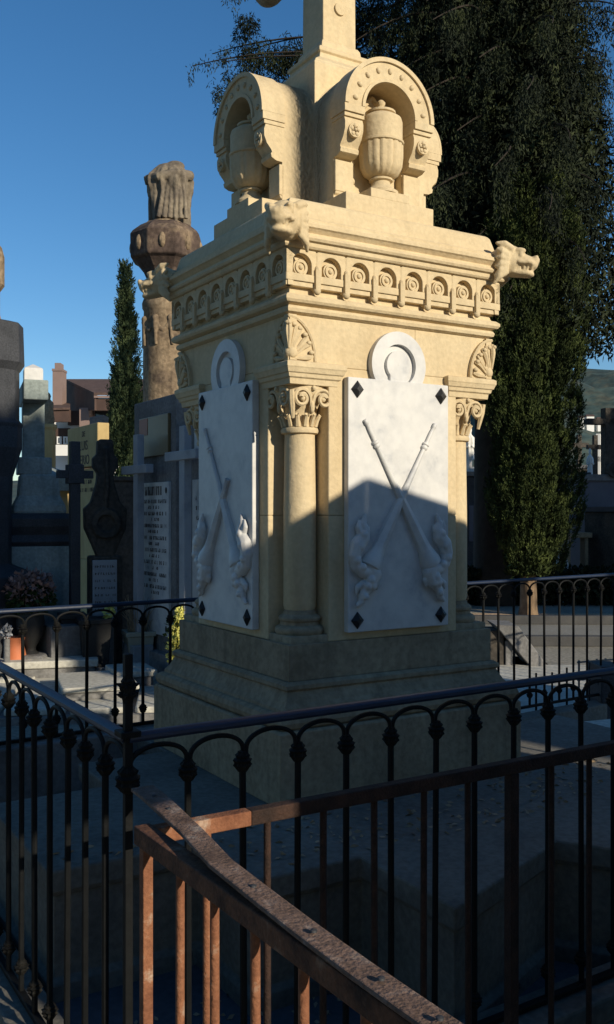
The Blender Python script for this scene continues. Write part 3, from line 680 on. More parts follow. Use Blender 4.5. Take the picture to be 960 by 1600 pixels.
# panel tomb with brown plaque
P1 = Vector((-1.193,8.6,0))
t = empty('panel_tomb', P1, TH, 'grey stone tomb with brown plaque above a long white inscribed marble, left of monument', 'tomb')
MB().box(0,.35,.0,1.03,0,2.68).build('body', GREYS, t, bevel=.01)
MB().box(-.10,.45,-.08,1.10,0,.30).build('plinth', GREYS, t, bevel=.01)
pq = MB().box(-.03,.0,.11,.82,2.13,2.51).build('brown_plaque', BROWNP, t, bevel=.004)
MB().box(-.033,-.028,.60,.81,2.34,2.50).build('red_corner', REDP, pq)
mp_ = MB().box(-.03,.0,.10,.82,.45,1.88).build('inscribed_marble', MARBLE, t, bevel=.004)
b = MB()
for i in range(8):
    z_ = 1.70-i*.115
    q = marks(MB(), .62, -.0305, z_, .035); b.add([(x,y+.46,z) for x,y,z in q.v], q.f)
    q = marks(MB(), .28, -.0305, z_-.055, .030, .6); b.add([(x,y+.46,z) for x,y,z in q.v], q.f)
q = marks(MB(), .40, -.0305, 1.80, .085, .9); b.add([(x,y+.46,z) for x,y,z in q.v], q.f)
b.build('inscription', INK, mp_)['kind'] = 'stuff'
b = MB()
for y in (.15,.77):
    for z_ in (1.80,.52): b.ell((-.032,y,z_),(.006,.022,.03),8,6)
b.build('marble_bolts', BLACKM, mp_)
P2 = P1-V*.34
t = empty('panel_tomb', P2, TH, 'grey stone tomb slab half hidden behind the marble face of the monument', 'tomb')
MB().box(0,.35,-1.05,.0,0,2.45).build('body', GREYS, t, bevel=.01)
MB().box(-.10,.45,-1.1,.06,0,.30).build('plinth', GREYS, t, bevel=.01)
MB().box(-.03,0,-.32,-.12,2.12,2.32).build('small_white_plaque', MARBLE, t, bevel=.004)
mp_ = MB().box(-.03,.0,-.85,-.08,.45,1.88).build('inscribed_marble', MARBLE, t, bevel=.004)
b = MB()
for i in range(4):
    q = marks(MB(), .62, -.0305, 1.72-i*.085, .035); b.add([(x,y-.47,z) for x,y,z in q.v], q.f)
b.build('inscription', INK, mp_)['kind'] = 'stuff'
def wcross(P, wv, zt, zarm, label):
    q = P+V*wv-U*.16
    t = empty('stone_cross', q, TH, label, 'cross', 'pale stone crosses before the grey tomb slabs')
    MB().box(-.035,.035,-.055,.055,0,zt).build('cross_post', MARBLE_D, t, bevel=.006)
    MB().box(-.055,.020,-.32,.32,zarm-.04,zarm+.04).build('cross_arm', MARBLE_D, t, bevel=.006)
    MB().box(-.10,.10,-.12,.12,0,.35).build('cross_foot', MARBLE_D, t, bevel=.006)
wcross(P1, .50, 2.33, 2.00, 'pale stone cross at the left edge of the grey panel tomb')
wcross(P1, -.564, 2.33, 2.08, 'pale stone cross between the two grey panel tombs, nearest the monument')

# black thin cross
t = empty('black_cross', (at(117,9),9,0), TH, 'tall thin black cross in front of the yellow inscribed tomb', 'cross')
MB().box(-.045,.045,-.04,.04,0,2.27).build('cross_post', GRAN, t, bevel=.004)
MB().box(-.17,.17,-.045,.035,1.92,1.995).build('cross_arm', GRAN, t, bevel=.004)
MB().box(-.075,.075,-.055,.055,1.87,2.05).build('cross_boss', GRAN, t, bevel=.004)
MB().box(-.3,.3,-.25,.25,0,.55).build('cross_foot', GREYS, t, bevel=.01)
# yellow inscribed tomb
P = Vector((at(155,11.5),11.5,0))
t = empty('yellow_tomb', P, TH, 'yellow sandstone inscribed tomb behind the thin black cross', 'tomb')
MB().box(0,.2,-.02,1.2,0,1.0).build('plinth', YEL, t, bevel=.01)
MB().box(.02,.12,.0,1.18,1.0,2.15).build('body', YEL, t, bevel=.01)
tb = MB().box(-.02,.13,.0,1.18,2.165,2.69).build('top_tablet', YEL, t, bevel=.01)
def text(body, size, m, parent, loc, rot, ext=.002):
    cu = bpy.data.curves.new('lettering', 'FONT'); cu.body = body; cu.size = size; cu.extrude = ext; cu.align_x = 'CENTER'
    o = bpy.data.objects.new('lettering', cu); COL.objects.link(o)
    bpy.context.view_layer.update(); me = bpy.data.meshes.new_from_object(o.evaluated_get(bpy.context.evaluated_depsgraph_get())); me.name = 'lettering'
    bpy.data.objects.remove(o); me.materials.clear(); me.materials.append(m)
    r = bpy.data.objects.new('lettering', me); COL.objects.link(r); r.parent = parent; r.location = loc; r.rotation_euler = rot; return r
RT = (PI/2, 0, -PI/2)
text('DE', .10, INK, tb, (-.022,.52,2.55), RT); text('LUIS', .17, INK, tb, (-.022,.52,2.38), RT); text('ITERIO', .17, INK, tb, (-.022,.55,2.20), RT)
b = marks(MB(), .35, .019, 0, .05); b.v = [(x,y+.5,z+1.98) for x,y,z in b.v]; q = marks(MB(), .75, .019, 0, .05); b.add([(x,y+.5,z+1.88) for x,y,z in q.v], q.f); b.build('inscription', INK, t)['kind'] = 'stuff'
t = empty('dark_block_tomb', (at(195,10.6),10.6,0), R(15), 'dark plain block tomb just right of the carved stele', 'tomb')
MB().box(-.17,.16,-.1,.3,0,zz(752,10.6)).build('body', DARKS, t, bevel=.02); MB().box(-.19,.18,-.12,.32,zz(752,10.6),zz(745,10.6)).build('cap', DARKS, t, bevel=.01)  # plain dark stone block filling the gap beside the stele
# grey slab behind the yellow tomb
t = tag(MB().loft([[(at(140,13),13,0),(at(150,13),13,0),(at(150,13),13.3,0),(at(140,13),13.3,0)],[(at(140,13),13,zz(652,13)),(at(163,13),13,zz(648,13)),(at(163,13),13.3,zz(648,13)),(at(140,13),13.3,zz(652,13))]]).build('grey_headstone', GREYS, bevel=.01), 'grey headstone edge showing behind the yellow inscribed tomb', 'headstone')

# dark carved stele
t = empty('carved_stele', (at(164,9.3),9.3,0), R(20), 'dark weathered cross stele with carved wreath, beside the left cypress', 'gravestone')
h_ = lambda y: zz(y,9.3)
out = [(-.08,h_(870)),(-.13,h_(850)),(-.20,h_(825)),(-.205,h_(795)),(-.14,h_(785)),(-.085,h_(755)),(-.075,h_(740)),(-.12,h_(730)),(-.12,h_(716)),(-.08,h_(710)),(-.075,h_(690)),(-.055,h_(687)),(.055,h_(687)),(.075,h_(690)),(.08,h_(710)),(.12,h_(716)),(.12,h_(730)),(.075,h_(740)),(.085,h_(755)),(.14,h_(785)),(.205,h_(795)),(.20,h_(825)),(.13,h_(850)),(.08,h_(870))]
b = MB().py(out[::-1], -.08, .08); b.arc(0,h_(818),.085,.145,0,2*PI,-.12,-.07,24); b.tube([(0,-.10,h_(700)),(.01,-.11,h_(760)),(-.01,-.10,h_(800))],.02,8)
b.build('cross_head', DARKS, t, remesh=.012)
MB().box(-.16,.16,-.10,.12,0,h_(868)).build('stem', DARKS, t, bevel=.02)
pl_ = MB().box(-.135,.10,-.135,-.10,h_(965),h_(874)).build('inscribed_plaque', MARBLE_D, t, bevel=.005)
b = MB()
for i in range(7):
    q = marks(MB(), .19, 0, 0, .022); b.add([(y-.017, -.1365+x, z+h_(884+i*11)) for x,y,z in q.v], q.f)
b.build('inscription', INK, pl_)['kind'] = 'stuff'

# grey cross monument with draped block
Y_ = 9.5; X0 = at(60,Y_)
t = empty('cross_monument', (X0,Y_,0), R(20), 'mossy grey cross monument with sunlit top block on a tall pedestal, far left', 'monument')
zq = lambda y: zz(y,Y_)
MB().box(-.155,.055,-.10,.10,zq(718),zq(600)).build('cross_shaft', GREENS, t, bevel=.01)
MB().box(-.165,.065,-.42,.35,zq(632),zq(602)).build('cross_arm', GREENS, t, bevel=.01)
MB().sq([(.088,zq(602)),(.092,zq(598)),(.092,zq(580)),(.085,zq(577)),(.01,zq(570))], -.05, 0).build('top_block', MARBLE, t, bevel=.006)
MB().box(-.205,.12,-.17,.17,zq(742),zq(716)).build('step', GREENS, t, bevel=.01)
MB().sq([(.26,zq(803)),(.245,zq(790)),(.20,zq(775)),(.185,zq(745)),(.17,zq(740))]).build('draped_block', GREENS, t, bevel=.03)
MB().sq([(.30,zq(852)),(.33,zq(845)),(.29,zq(835)),(.33,zq(822)),(.335,zq(810)),(.27,zq(802))]).build('moulded_base', GRAN, t, bevel=.006)
MB().sq([(.36,0),(.36,.25),(.31,.28),(.31,zq(852))]).build('pedestal', GREENS, t, bevel=.01)
MB().box(-.62,-.30,-.1,.35,0,zq(738)).build('side_block', GREYS, t, bevel=.01)
pl_ = MB().box(-.55,-.38,-.128,-.10,zq(905),zq(808)).build('inscribed_plaque', PURP, t, bevel=.004)
b = MB()
for i in range(8):
    q = marks(MB(), .12, 0, 0, .024); b.add([(y-.465, -.1295+x, z+zq(818+i*9)) for x,y,z in q.v], q.f)
b.build('inscription', INK, pl_)['kind'] = 'stuff'
# far left dark pinnacle
t = empty('pinnacle_monument', (at(-16,9),9,0), R(12), 'dark silhouetted pinnacle monument cut by the left edge of the photograph', 'monument')
zt_ = lambda y: zz(y,9); k_ = lambda x: (x+16)/164.2
MB().lathe([(.45,0),(.45,1.0),(k_(18),1.1),(k_(18),zt_(800)),(k_(20),zt_(745)),(k_(34),zt_(700)),(k_(34),zt_(668)),(k_(36),zt_(662)),(k_(30),zt_(656)),(k_(30),zt_(580)),(k_(38),zt_(568)),(k_(36),zt_(507)),(k_(20),zt_(503))], 8, ph=.3).build('tower', GRAN, t, bevel=.01)  # dark material stands in for the shade on the tower
MB().lathe([(k_(4),zt_(506)),(k_(0),zt_(490)),(k_(0),zt_(455)),(k_(7),zt_(445)),(k_(7),zt_(400)),(k_(3),zt_(385)),(.01,zt_(375))], 8, ph=.3).build('finial', OLDS, t, bevel=.006)
# small lit statue on yellow pedestal
t = empty('small_statue', (at(75,14),14,0), 0, 'small sunlit draped stone statue on a yellow pedestal behind the grey cross', 'statue')
zs_ = lambda y: zz(y,14)
MB().sq([(.13,0),(.13,.5),(.095,.55),(.095,zs_(672)),(.115,zs_(668)),(.115,zs_(663))]).build('pedestal', YEL, t, bevel=.01)
MB().lathe([(.085,zs_(663)),(.09,zs_(655)),(.075,zs_(640)),(.08,zs_(630)),(.035,zs_(624)),(.045,zs_(619)),(.03,zs_(615)),(.01,zs_(613))], 24, fn=lambda a,z: 1+.10*math.cos(5*a+z*4)).build('figure', STONE_D, t, smooth=True)
# small tomb with a sloping grey roof
t = empty('low_tomb', (at(96,13),13,0), R(31), 'low brown tomb with a sloping grey lid between the grey cross and the black cross', 'tomb')
MB().box(-.18,.25,-.3,.6,0,zz(765,13)).build('body', YEL, t, bevel=.01)
MB().loft([[(-.24,-.4,zz(768,13)),(.32,-.4,zz(768,13)),(.32,-.4,zz(758,13)),(-.24,-.4,zz(745,13))],[(-.24,.7,zz(768,13)),(.32,.7,zz(768,13)),(.32,.7,zz(735,13)),(-.24,.7,zz(715,13))]]).build('lid', GREENS, t, bevel=.01)

# column with draped statue
YC = 12.0; kc = YC/F; zc = lambda y: zz(y,YC)
t = empty('statue_column', (at(260,YC),YC,0), R(10), 'weathered column topped by an octagonal capital and a draped headless stone figure', 'monument')
MB().lathe([(.42,0),(.42,.7),(.33,.8),(.285,.9),(.285,zc(560)),(.282,zc(488)),(.30,zc(484)),(.305,zc(476)),(.285,zc(470)),(.25,zc(468))], 28, fn=lambda a,z: 1+.012*math.sin(7*a+z*5)+.008*math.sin(13*a-z*11)).build('column', OLDS, t, smooth=True)
MB().lathe([(.25,zc(470)),(.27,zc(450)),(.25,zc(440)),(.31,zc(425)),(.40,zc(412)),(.46,zc(408)),(.465,zc(372)),(.43,zc(366)),(.33,zc(356)),(.27,zc(352))], 8, ph=.25).build('octagonal_capital', OLDDARK, t, bevel=.015)
b = MB()
for i in range(8):
    a = .25+PI/8+i*PI/4
    b.ell((.42*math.cos(a),.42*math.sin(a),zc(389)),(.045,.045,.10),8,6)
b.build('capital_bosses', OLDS, t, smooth=True)
b = MB()
for i in range(9):
    a0 = 2*PI*i/9
    for s_ in range(9):
        q = s_/8; a = a0+q*2*PI/9; b.ell((.27*math.cos(a),.27*math.sin(a),zc(503)-.15*math.sin(q*PI)),(.03,.03,.035),8,6)
    b.ell((.28*math.cos(a0),.28*math.sin(a0),zc(503)),.05,10,8)
    b.tube([(.29*math.cos(a0),.29*math.sin(a0),zc(508)),(.295*math.cos(a0+.06),.295*math.sin(a0+.06),zc(545))],[.035,.022],8)
b.build('garland', OLDS, t, remesh=.014)
def folds(a, z):
    k = (zc(355)-z)/(zc(355)-zc(275)); k = max(0,min(1,-k if k < 0 else k))
    d = .35 if z > zc(272) else 1
    return 1+d*(.085*math.sin(11*a+3*z)+.05*math.sin(19*a-2.0*z)+.05*math.sin(5*a+1.2))
b = MB(); prof = []
for (r_, y) in ((.235,357),(.245,345),(.25,325),(.262,305),(.282,296),(.288,286),(.268,279),(.225,270),(.15,261),(.05,256)): prof.append((r_, zc(y)))
b.lathe(prof, 80, fn=folds); 
b.tube([(-.27,-.05,zc(284)),(-.14,-.23,zc(287)),(.08,-.25,zc(280)),(.24,-.12,zc(278)),(.23,.1,zc(276)),(0,.20,zc(276)),(-.23,.1,zc(280)),(-.27,-.05,zc(284))],[.06,.065,.055,.07,.06,.05,.05,.06],10)
b.tube([(-.14,-.06,zc(275)),(-.03,-.15,zc(271)),(.10,-.14,zc(266)),(.17,-.02,zc(268))],[.03,.05,.055,.04],10)
b.ell((.03,-.02,zc(270)),(.19,.16,.085),16,10).ell((.07,-.03,zc(260)),(.12,.11,.06),12,8)
b.tube([(-.22,-.05,zc(280)),(-.30,-.08,zc(284)),(-.29,-.08,zc(294))],[.05,.035,.02],8)
for i in range(6):
    x = -.12+i*.055; b.tube([(x*.6+.03,-.215,zc(275)),(x+.02,-.245,zc(310)),(x*1.25,-.255,zc(350))],[.014,.022,.028],8)
b.tube([(-.23,-.06,zc(280)),(-.25,-.07,zc(320)),(-.24,-.06,zc(355))],[.03,.025,.03],8)
b.v = [(x+.045,y,z) for x,y,z in b.v]; b.build('draped_figure', FIGS, t, remesh=.010)
MB().lathe([(.30,zc(356)),(.26,zc(351)),(.18,zc(348))],12).build('rock_base', OLDS, t)

# house beyond the wall
YH = 45.; hx = lambda px: at(px,YH); hz = lambda y: zz(y,YH)
t = empty('house', (0,YH,0), 0, 'white house with brown gabled roof and chimneys between the left tombs and cypress', 'house')
XP = lambda px, y: at(px, YH+y); ZP = lambda py, y: zz(py, YH+y)
def panel(name, m, pts, th=(0,.25,0), parent=None):
    # pts: (px, py, y) corner points of a real wall or roof plane; th: its thickness vector
    a_ = [(XP(p,y), y, ZP(q,y)) for p,q,y in pts]
    return MB().loft([a_, [(x+th[0],y+th[1],z+th[2]) for x,y,z in a_]]).build(name, m, parent or t)
MB().box(hx(74),hx(300),.4,9,0,hz(652)).build('wall', WHITE, t)
MB().box(hx(104),hx(300),2.2,8,hz(660),hz(618)).build('attic_wall', TIMB, t)
gy = lambda px: 2-(px-103)/45*3.9
panel('gable', TIMB, [(98,604,gy(98)),(103,597,gy(103)),(148,618,gy(148)),(148,641,gy(148)),(106,642,gy(106)),(98,642,gy(98))], (.15,.1,0))
panel('gable_infill', TIMB, [(106,642,-.2),(134,641,-.2),(134,664,-.2),(106,664,-.2)], (0,.3,0))
panel('main_roof', ROOF, [(102,596,2),(300,596,2.4),(300,619,-1.9),(147,617.5,-1.9)], (0,0,.12))
panel('back_roof', ROOF, [(102,596,2),(300,596,2.4),(300,606,8),(102,606,8)], (0,0,.12))
panel('gutter', PINKW, [(147,618,-1.95),(300,619.5,-1.95),(300,622.5,-1.95),(147,621.5,-1.95)], (0,.08,0))
panel('balcony_front', TIMB, [(148,622,-1.85),(300,623,-1.85),(300,641,-1.85),(148,641,-1.85)], (0,.3,0))
panel('soffit_wall', GLASS, [(148,641,-.4),(300,641,-.4),(300,651,-.4),(148,651,-.4)], (0,.3,0))
MB().box(hx(133),hx(148),-1.1,.5,0,hz(641)).build('pier', PINKW, t)
panel('side_gable', TIMB, [(74,641,.1),(98,601,.1),(98,641,.1)], (0,.4,0))
panel('lower_roof', ROOF, [(74,641,-1.5),(110,640,-1.5),(110,633,.3),(76,634,.3)], (0,0,.1))
panel('balcony_front', TIMB, [(77,641,-1.4),(109,640,-1.4),(109,659,-1.4),(77,659,-1.4)], (0,.25,0))
panel('loggia', TIMB, [(84,669,.2),(109,669,.2),(109,694,.2),(84,694,.2)], (0,.15,0))
for x0, x1 in ((89,96.5),(99,107.5)):
    wf = panel('window', WHITE, [(x0,682,.12),(x1,682,.12),(x1,694,.12),(x0,694,.12)], (0,.06,0)); panel('pane', GLASS, [(x0+2.5,684,.10),(x0+4,684,.10),(x0+4,692,.10),(x0+2.5,692,.10)], (0,.03,0), wf)
panel('balcony_front', WHITE, [(82,695,-.6),(110,695,-.6),(110,712,-.6),(82,712,-.6)], (0,.3,0))
wf = panel('window', GREYS, [(157,654,.35),(165,654,.35),(165,700,.35),(157,700,.35)], (0,.1,0))
b = MB().box(hx(85),hx(100),-.3,.5,hz(642),hz(579)).box(hx(84.3),hx(100.7),-.34,.54,hz(581),hz(577.5)).box(hx(87.5),hx(96.5),-.2,.4,hz(577.5),hz(568)); b.build('chimney', PINKW, t)
MB().box(hx(113),hx(120),2,3,hz(606),hz(590)).box(hx(112),hx(121),1.9,3.1,hz(592),hz(590)).build('chimney', PINKW, t)

# pots, planters, flowers
def petals(name, m, parent, c, r, n, size, seed=0):
    g = np.random.default_rng(seed); d = g.normal(size=(n,3)); d /= np.linalg.norm(d,axis=1,keepdims=True)
    P = np.array(c)+d*np.array(r)*g.uniform(.45,1,(n,1)); return leaves(name, m, parent, P, d+g.normal(size=(n,3))*.7, size, size*.38)
t = empty('flower_vase', (at(48,8.7),8.7,0), 0, 'dark stone vase of faded pink flowers before the grey cross monument', 'flower vase')
MB().sq([(.16,0),(.16,.28),(.14,.30)]).build('stand', GREYS, t, bevel=.01)
MB().lathe([(.08,.30),(.05,.33),(.05,.36),(.11,.46),(.13,.58),(.115,.68),(.13,.70)], 20).build('vase', POTD, t, smooth=True)
petals('flowers', PFL, t, (0,0,.90), (.23,.2,.16), 900, .05, 1); petals('leaves', LEAF_PL, t, (0,0,.80), (.20,.18,.14), 700, .06, 2)
def planter(px, Y, y0, y1, wt, wb, m, label, name='planter', cat='planter', grp=None):
    t = empty(name, (at(px,Y),Y,0), R(20), label, cat, grp); z0, z1 = zz(y1,Y), zz(y0,Y)
    MB().box(-wb-.05,wb+.05,-wb-.05,wb+.05,0,max(z0,.02)).build('foot_slab', GREYS, t, bevel=.01)
    b = MB().sq([(wb,z0),(wt*.93,z1-.045),(wt*1.05,z1-.045),(wt*1.05,z1),(wt*.85,z1),(wt*.80,z1-.04)]); b.build('pot', m, t, bevel=.006)
    return t, z1
t, z1 = planter(217, 9.0, 985, 1043, .135, .095, PLANT, 'tapered grey-green square planter with dry stems, behind the far fence')
b = MB()
for i in range(70):
    a = random.uniform(0,2*PI); r_ = random.uniform(.02,.10); e = random.uniform(.02,.16); h2 = random.uniform(.12,.34)
    b.tube([(r_*math.cos(a),r_*math.sin(a),z1-.03),((r_+e*.4)*math.cos(a),(r_+e*.4)*math.sin(a),z1+h2*.6),((r_+e)*math.cos(a),(r_+e)*math.sin(a),z1+h2)],[.004,.003,.0015],4)
b.build('dry_stems', DRY, t)
t, z1 = planter(148, 8.8, 965, 1040, .15, .11, POTD, 'black tapered square pot beside the grey-green planter')
petals('yellow_flowers', YFL, t, (.12,-.05,z1+.05), (.05,.05,.05), 60, .04, 4)
t, z1 = planter(113, 9.0, 958, 1030, .12, .10, POTD, 'small black pot left of the larger black pot, holding a bare stalk')
t = empty('terracotta_vase', (at(25,8.6),8.6,0), 0, 'orange terracotta vase standing in the sun at the left edge', 'vase')
zt2 = lambda y: zz(y,8.6)
MB().box(-.5,.22,-.3,.5,0,zt2(1052)).build('grave_edge', PAVE, t, bevel=.01)
MB().lathe([(.075,zt2(1052)),(.095,zt2(1035)),(.098,zt2(1028)),(.075,zt2(1010)),(.072,zt2(1002)),(.092,zt2(995)),(.08,zt2(996)),(.06,zt2(1005))], 24).build('vase', TERRA, t, smooth=True)
t = empty('white_flower_bunch', (at(11,8.4),8.4,0), 0, 'small bunch of white flowers left of the orange vase', 'flowers')
petals('flowers', MARBLE_D, t, (0,0,zz(987,8.4)), (.035,.03,.05), 90, .035, 6); MB().lathe([(.03,0),(.028,zz(998,8.4))], 12).build('holder', GREYS, t, smooth=True)
t = empty('yellow_flowers', (at(273,8.0),8.0,0), 0, 'bright yellow flower spray leaning against the left of the pedestal', 'flowers')
b = MB(); b.tube([(-.02,0,0),(0,0,.30),(.03,0,.60),(.05,0,.78)],[.006,.006,.005,.003],6); b.tube([(0,0,.35),(-.06,0,.45),(-.09,0,.5)],[.005,.004,.003],6); b.build('stems', LEAF_PL, t)
for i in range(56):
    q = random.random(); petals('blossom', YFL, t, (random.uniform(-.07,.08)*(1.1-q)+.05*q, random.uniform(-.04,.04), .33+.45*q), (.026,.026,.026), 18, .032, 20+i).__delitem__('kind')
petals('leaves', LEAF_PL, t, (0,0,.55), (.07,.05,.2), 60, .05, 9)
# grave slabs and clutter on the terrace
for i, (px, Y, w_, d_, h2, lab) in enumerate(((70,8.9,.9,.9,.17,'pale flat grave slab under the vases, catching dappled sun'),(150,7.9,.55,.7,.11,'pale flat grave slab near the far fence, crossed by shadow'),(205,8.3,.3,.4,.14,'small grey slab beneath the square planter'))):
    o = empty('grave_slab', (at(px,Y),Y,.10), R(14+i*5), lab, 'grave slab')
    MB().box(-w_/2,w_/2,-d_/2,d_/2,0,h2*.6).build('bed', GREYS, o, bevel=.01); MB().box(-w_/2-.03,w_/2+.03,-d_/2-.03,d_/2+.03,h2*.6,h2).build('lid', PAVE, o, bevel=.012)

# ================================================================ TREES
cypress((at(197,20),20,0), 6.65, .36, .3, 2200, 26, .06, .010, LEAF_LC, 'slim pointed cypress left of the statue column', .08, lambda s: min(1,.8+s*.6)*(1-max(0,(s-.25)/.75)**1.25*.95))
cypress((at(826,14.6),14.6,0), 6.5, .69, .62, 8600, 38, .050, .0075, LEAF_CY, 'broad columnar cypress with a bare forked trunk, right of the monument', .13, lambda s: min(1,.75+s*1.6)*(1-max(0,(s-.7)/.3)**2*.45))
# big drooping conifer
def big_conifer():
    X, Y = at(772,16.4), 16.4
    t = empty('drooping_conifer', (X,Y,0), 0, 'huge dark conifer with hanging branches towering behind the monument', 'tree')
    MB().lathe([(.42,-.05),(.34,.6),(.30,4),(.18,10),(.04,15)], 14, fn=lambda a,z: 1+.10*math.sin(5*a+z)).build('trunk', BARKD, t, smooth=True)
    Ps = []; Ds = []; br = MB(); g = RNG
    def limb(h, az, L_, dens=1.0, rise=.18, droop=.55, sl=1.0):
        n = max(6, int(L_*5)); pts = []
        for i in range(n+1):
            q = i/n; pts.append(np.array([math.cos(az+.15*math.sin(q*3))*L_*q, math.sin(az+.15*math.sin(q*3))*L_*q, h+L_*(rise*q*1.6-droop*q*q)]))
        br.tube([tuple(p) for p in pts], [.034*(1-.9*i/n)+.004 for i in range(n+1)], 5)
        ns = int(L_*13*dens)
        for s_ in range(ns):
            q = .16+.84*g.random(); i = min(int(q*n), n-1); b0 = pts[i]+(pts[i+1]-pts[i])*(q*n-i)
            sd = g.normal(size=3)*np.array([.20,.20,.04])*L_*.34*(1.15-q); b0 = b0+sd
            hl = g.uniform(.25,.95)*sl; m = int(85*hl)+12; k = g.random((m,1))
            sway = g.normal(size=(1,3))*.12
            P = b0+np.array([0,0,-1])*k*hl+sway*k+g.normal(size=(m,3))*.055*(1.1-k*.6)
            Ps.append(P); Ds.append(np.array([0,0,-1.0])+g.normal(size=(m,3))*.55)
    N = 210
    for i in range(N):
        h = 4.6+10*(i/N)**.9; az = i*2.39996; f_ = 1-((h-4.6)/10.6)
        L_ = (1.6+1.9*f_**.6)*g.uniform(.75,1.12)
        if h < 7: L_ *= .62+.38*(h-4.6)/2.4
        if abs(math.atan2(math.sin(az),math.cos(az))) < 1.1:
            L_ = min(L_, (1.35 if h > 9.9 else 1.85 if h > 7.4 else 1.35)*g.uniform(.8,1.08))
        limb(h, az, L_)
    # the long thin reach to the left, behind the cross shaft
    for h, az, L_ in ((9.3,PI+.03,5.2),(9.9,PI-.15,4.5),(9.0,PI+.2,4.7),(10.4,PI+.1,4.6),(9.4,PI-.3,4.4),(9.7,PI-.05,4.9)): limb(h, az, L_, .5, .02, .05, .26)
    for h, az, L_ in ((8.3,-.35,2.2),(7.9,-.1,2.4),(8.9,.1,2.0),(7.4,.2,1.7),(9.1,-.3,1.9),(8.0,.3,2.2)): limb(h, az, L_, 1.5, .12, .3, .7)
    def clump(c, r, n):
        d = g.normal(size=(n,3)); d /= np.linalg.norm(d,axis=1,keepdims=True); P = np.array(c)+d*np.array([r,r,r*.55])*g.uniform(.2,1,(n,1))**.6
        P[:,2] -= g.random(n)**2*r*.9; Ps.append(P); Ds.append(d*.5+g.normal(size=(n,3))*.5+np.array([0,0,-.6]))
    for dx, z, r in ((-2.3,9.6,.30),(-2.7,9.3,.32),(-3.0,9.9,.30),(-3.3,9.4,.38),(-3.6,9.1,.30),(-3.1,8.9,.25),(-3.9,9.5,.22),(-4.3,9.25,.24),(-4.6,9.55,.30),(-4.9,9.15,.26),(-5.2,8.85,.17),(-4.5,8.95,.20),(-2.5,10.2,.35),(-3.2,10.5,.3),(-4.7,9.9,.18),(-2.0,9.2,.4),(-2.0,10.1,.5)):
        for q in range(3): clump((dx*.90+g.normal()*.1, g.normal()*.25, z+g.normal()*.07), r, int(1500*r))
    br.build('limbs', BARKD, t, smooth=True)
    P = np.concatenate(Ps); D = np.concatenate(Ds)
    leaves('crown', LEAF_BIG, t, P, D, RNG.uniform(.045,.10,len(P)), .0095)
    # dense inner twigs
    n = 90000; zq_ = RNG.uniform(4.4,14,n); r_ = (2.5*(1-(zq_-4.4)/14))*np.sqrt(RNG.random(n)); a = RNG.uniform(0,2*PI,n)
    P = np.stack([r_*np.cos(a), r_*np.sin(a), zq_],1); leaves('inner_twigs', LEAF_BIG, t, P, RNG.normal(size=(n,3))+np.array([0,0,-.8]), .16, .022)
    print('conifer leaves', len(Ps), sum(len(p) for p in Ps))
big_conifer()
# shade trees out of frame to the right rear, whose gaps let the dapples through
def shade_tree(p, q, z0, H, rad, n, label):
    o = pv*p+qv*q; t = empty('shade_tree', o, 0, label, 'tree', 'trees standing out of frame behind the viewpoint')
    MB().lathe([(.2,0),(.16,z0),(.06,H*.9)],8).build('trunk', BARK, t, smooth=True)
    z_ = RNG.uniform(z0,H,n); s_ = (z_-z0)/(H-z0); r_ = rad*np.clip(.75+s_*2,0,1)*np.sqrt(RNG.random(n))*np.where(s_ > .93, .8, 1); a = RNG.uniform(0,2*PI,n)
    leaves('crown', LEAF_CY, t, np.stack([r_*np.cos(a), r_*np.sin(a), z_],1), RNG.normal(size=(n,3)), .34, .075)
for i, (p, q, z0, H, rad, n) in enumerate(((4.75,-6,5.75,7.5,.75,4600),(5.9,-6.2,5.5,7.6,.85,5000),(7.0,-6.4,5.3,7.9,.7,4400),(13.9,-3,1.2,7.7,.8,6500),(15.3,-3,1.2,7.9,.9,6500),(16.8,-3,1.2,7.8,.9,6500),(18.4,-3,1.2,7.9,.9,6500),(20.,-3,1.2,7.8,.9,6500))):
    shade_tree(p, q, z0, H, rad, n, 'dense leafy tree out of frame, number %s counting rightwards behind the viewpoint' % ['one','two','three','four','five','six','seven','eight'][i])
for i, (p, q) in enumerate(((-3.5,-5.5),(-8,-2),(-8.5,4),(-2.6,-8.5),(-7.5,9.5),(-4.5,-10))):  # six trees added out of view to cut the sky light
    shade_tree(p, q, .8, 11+i%3, 2.3, 3600, 'unseen leafy tree added to dim sky light, %s of the group left behind the viewpoint' % ['first','second','third','fourth','fifth','sixth'][i])
t = empty('blocking_wall', pv*5.6-qv*6.9, math.atan2(pv.y,pv.x), 'unseen stone wall added to block low sun behind the viewpoint', 'wall')
MB().box(-1.4,2.2,-.2,.2,0,4.45).build('wall', STONE_D, t, bevel=.01)  # unseen wall added below the crowns to block low sun

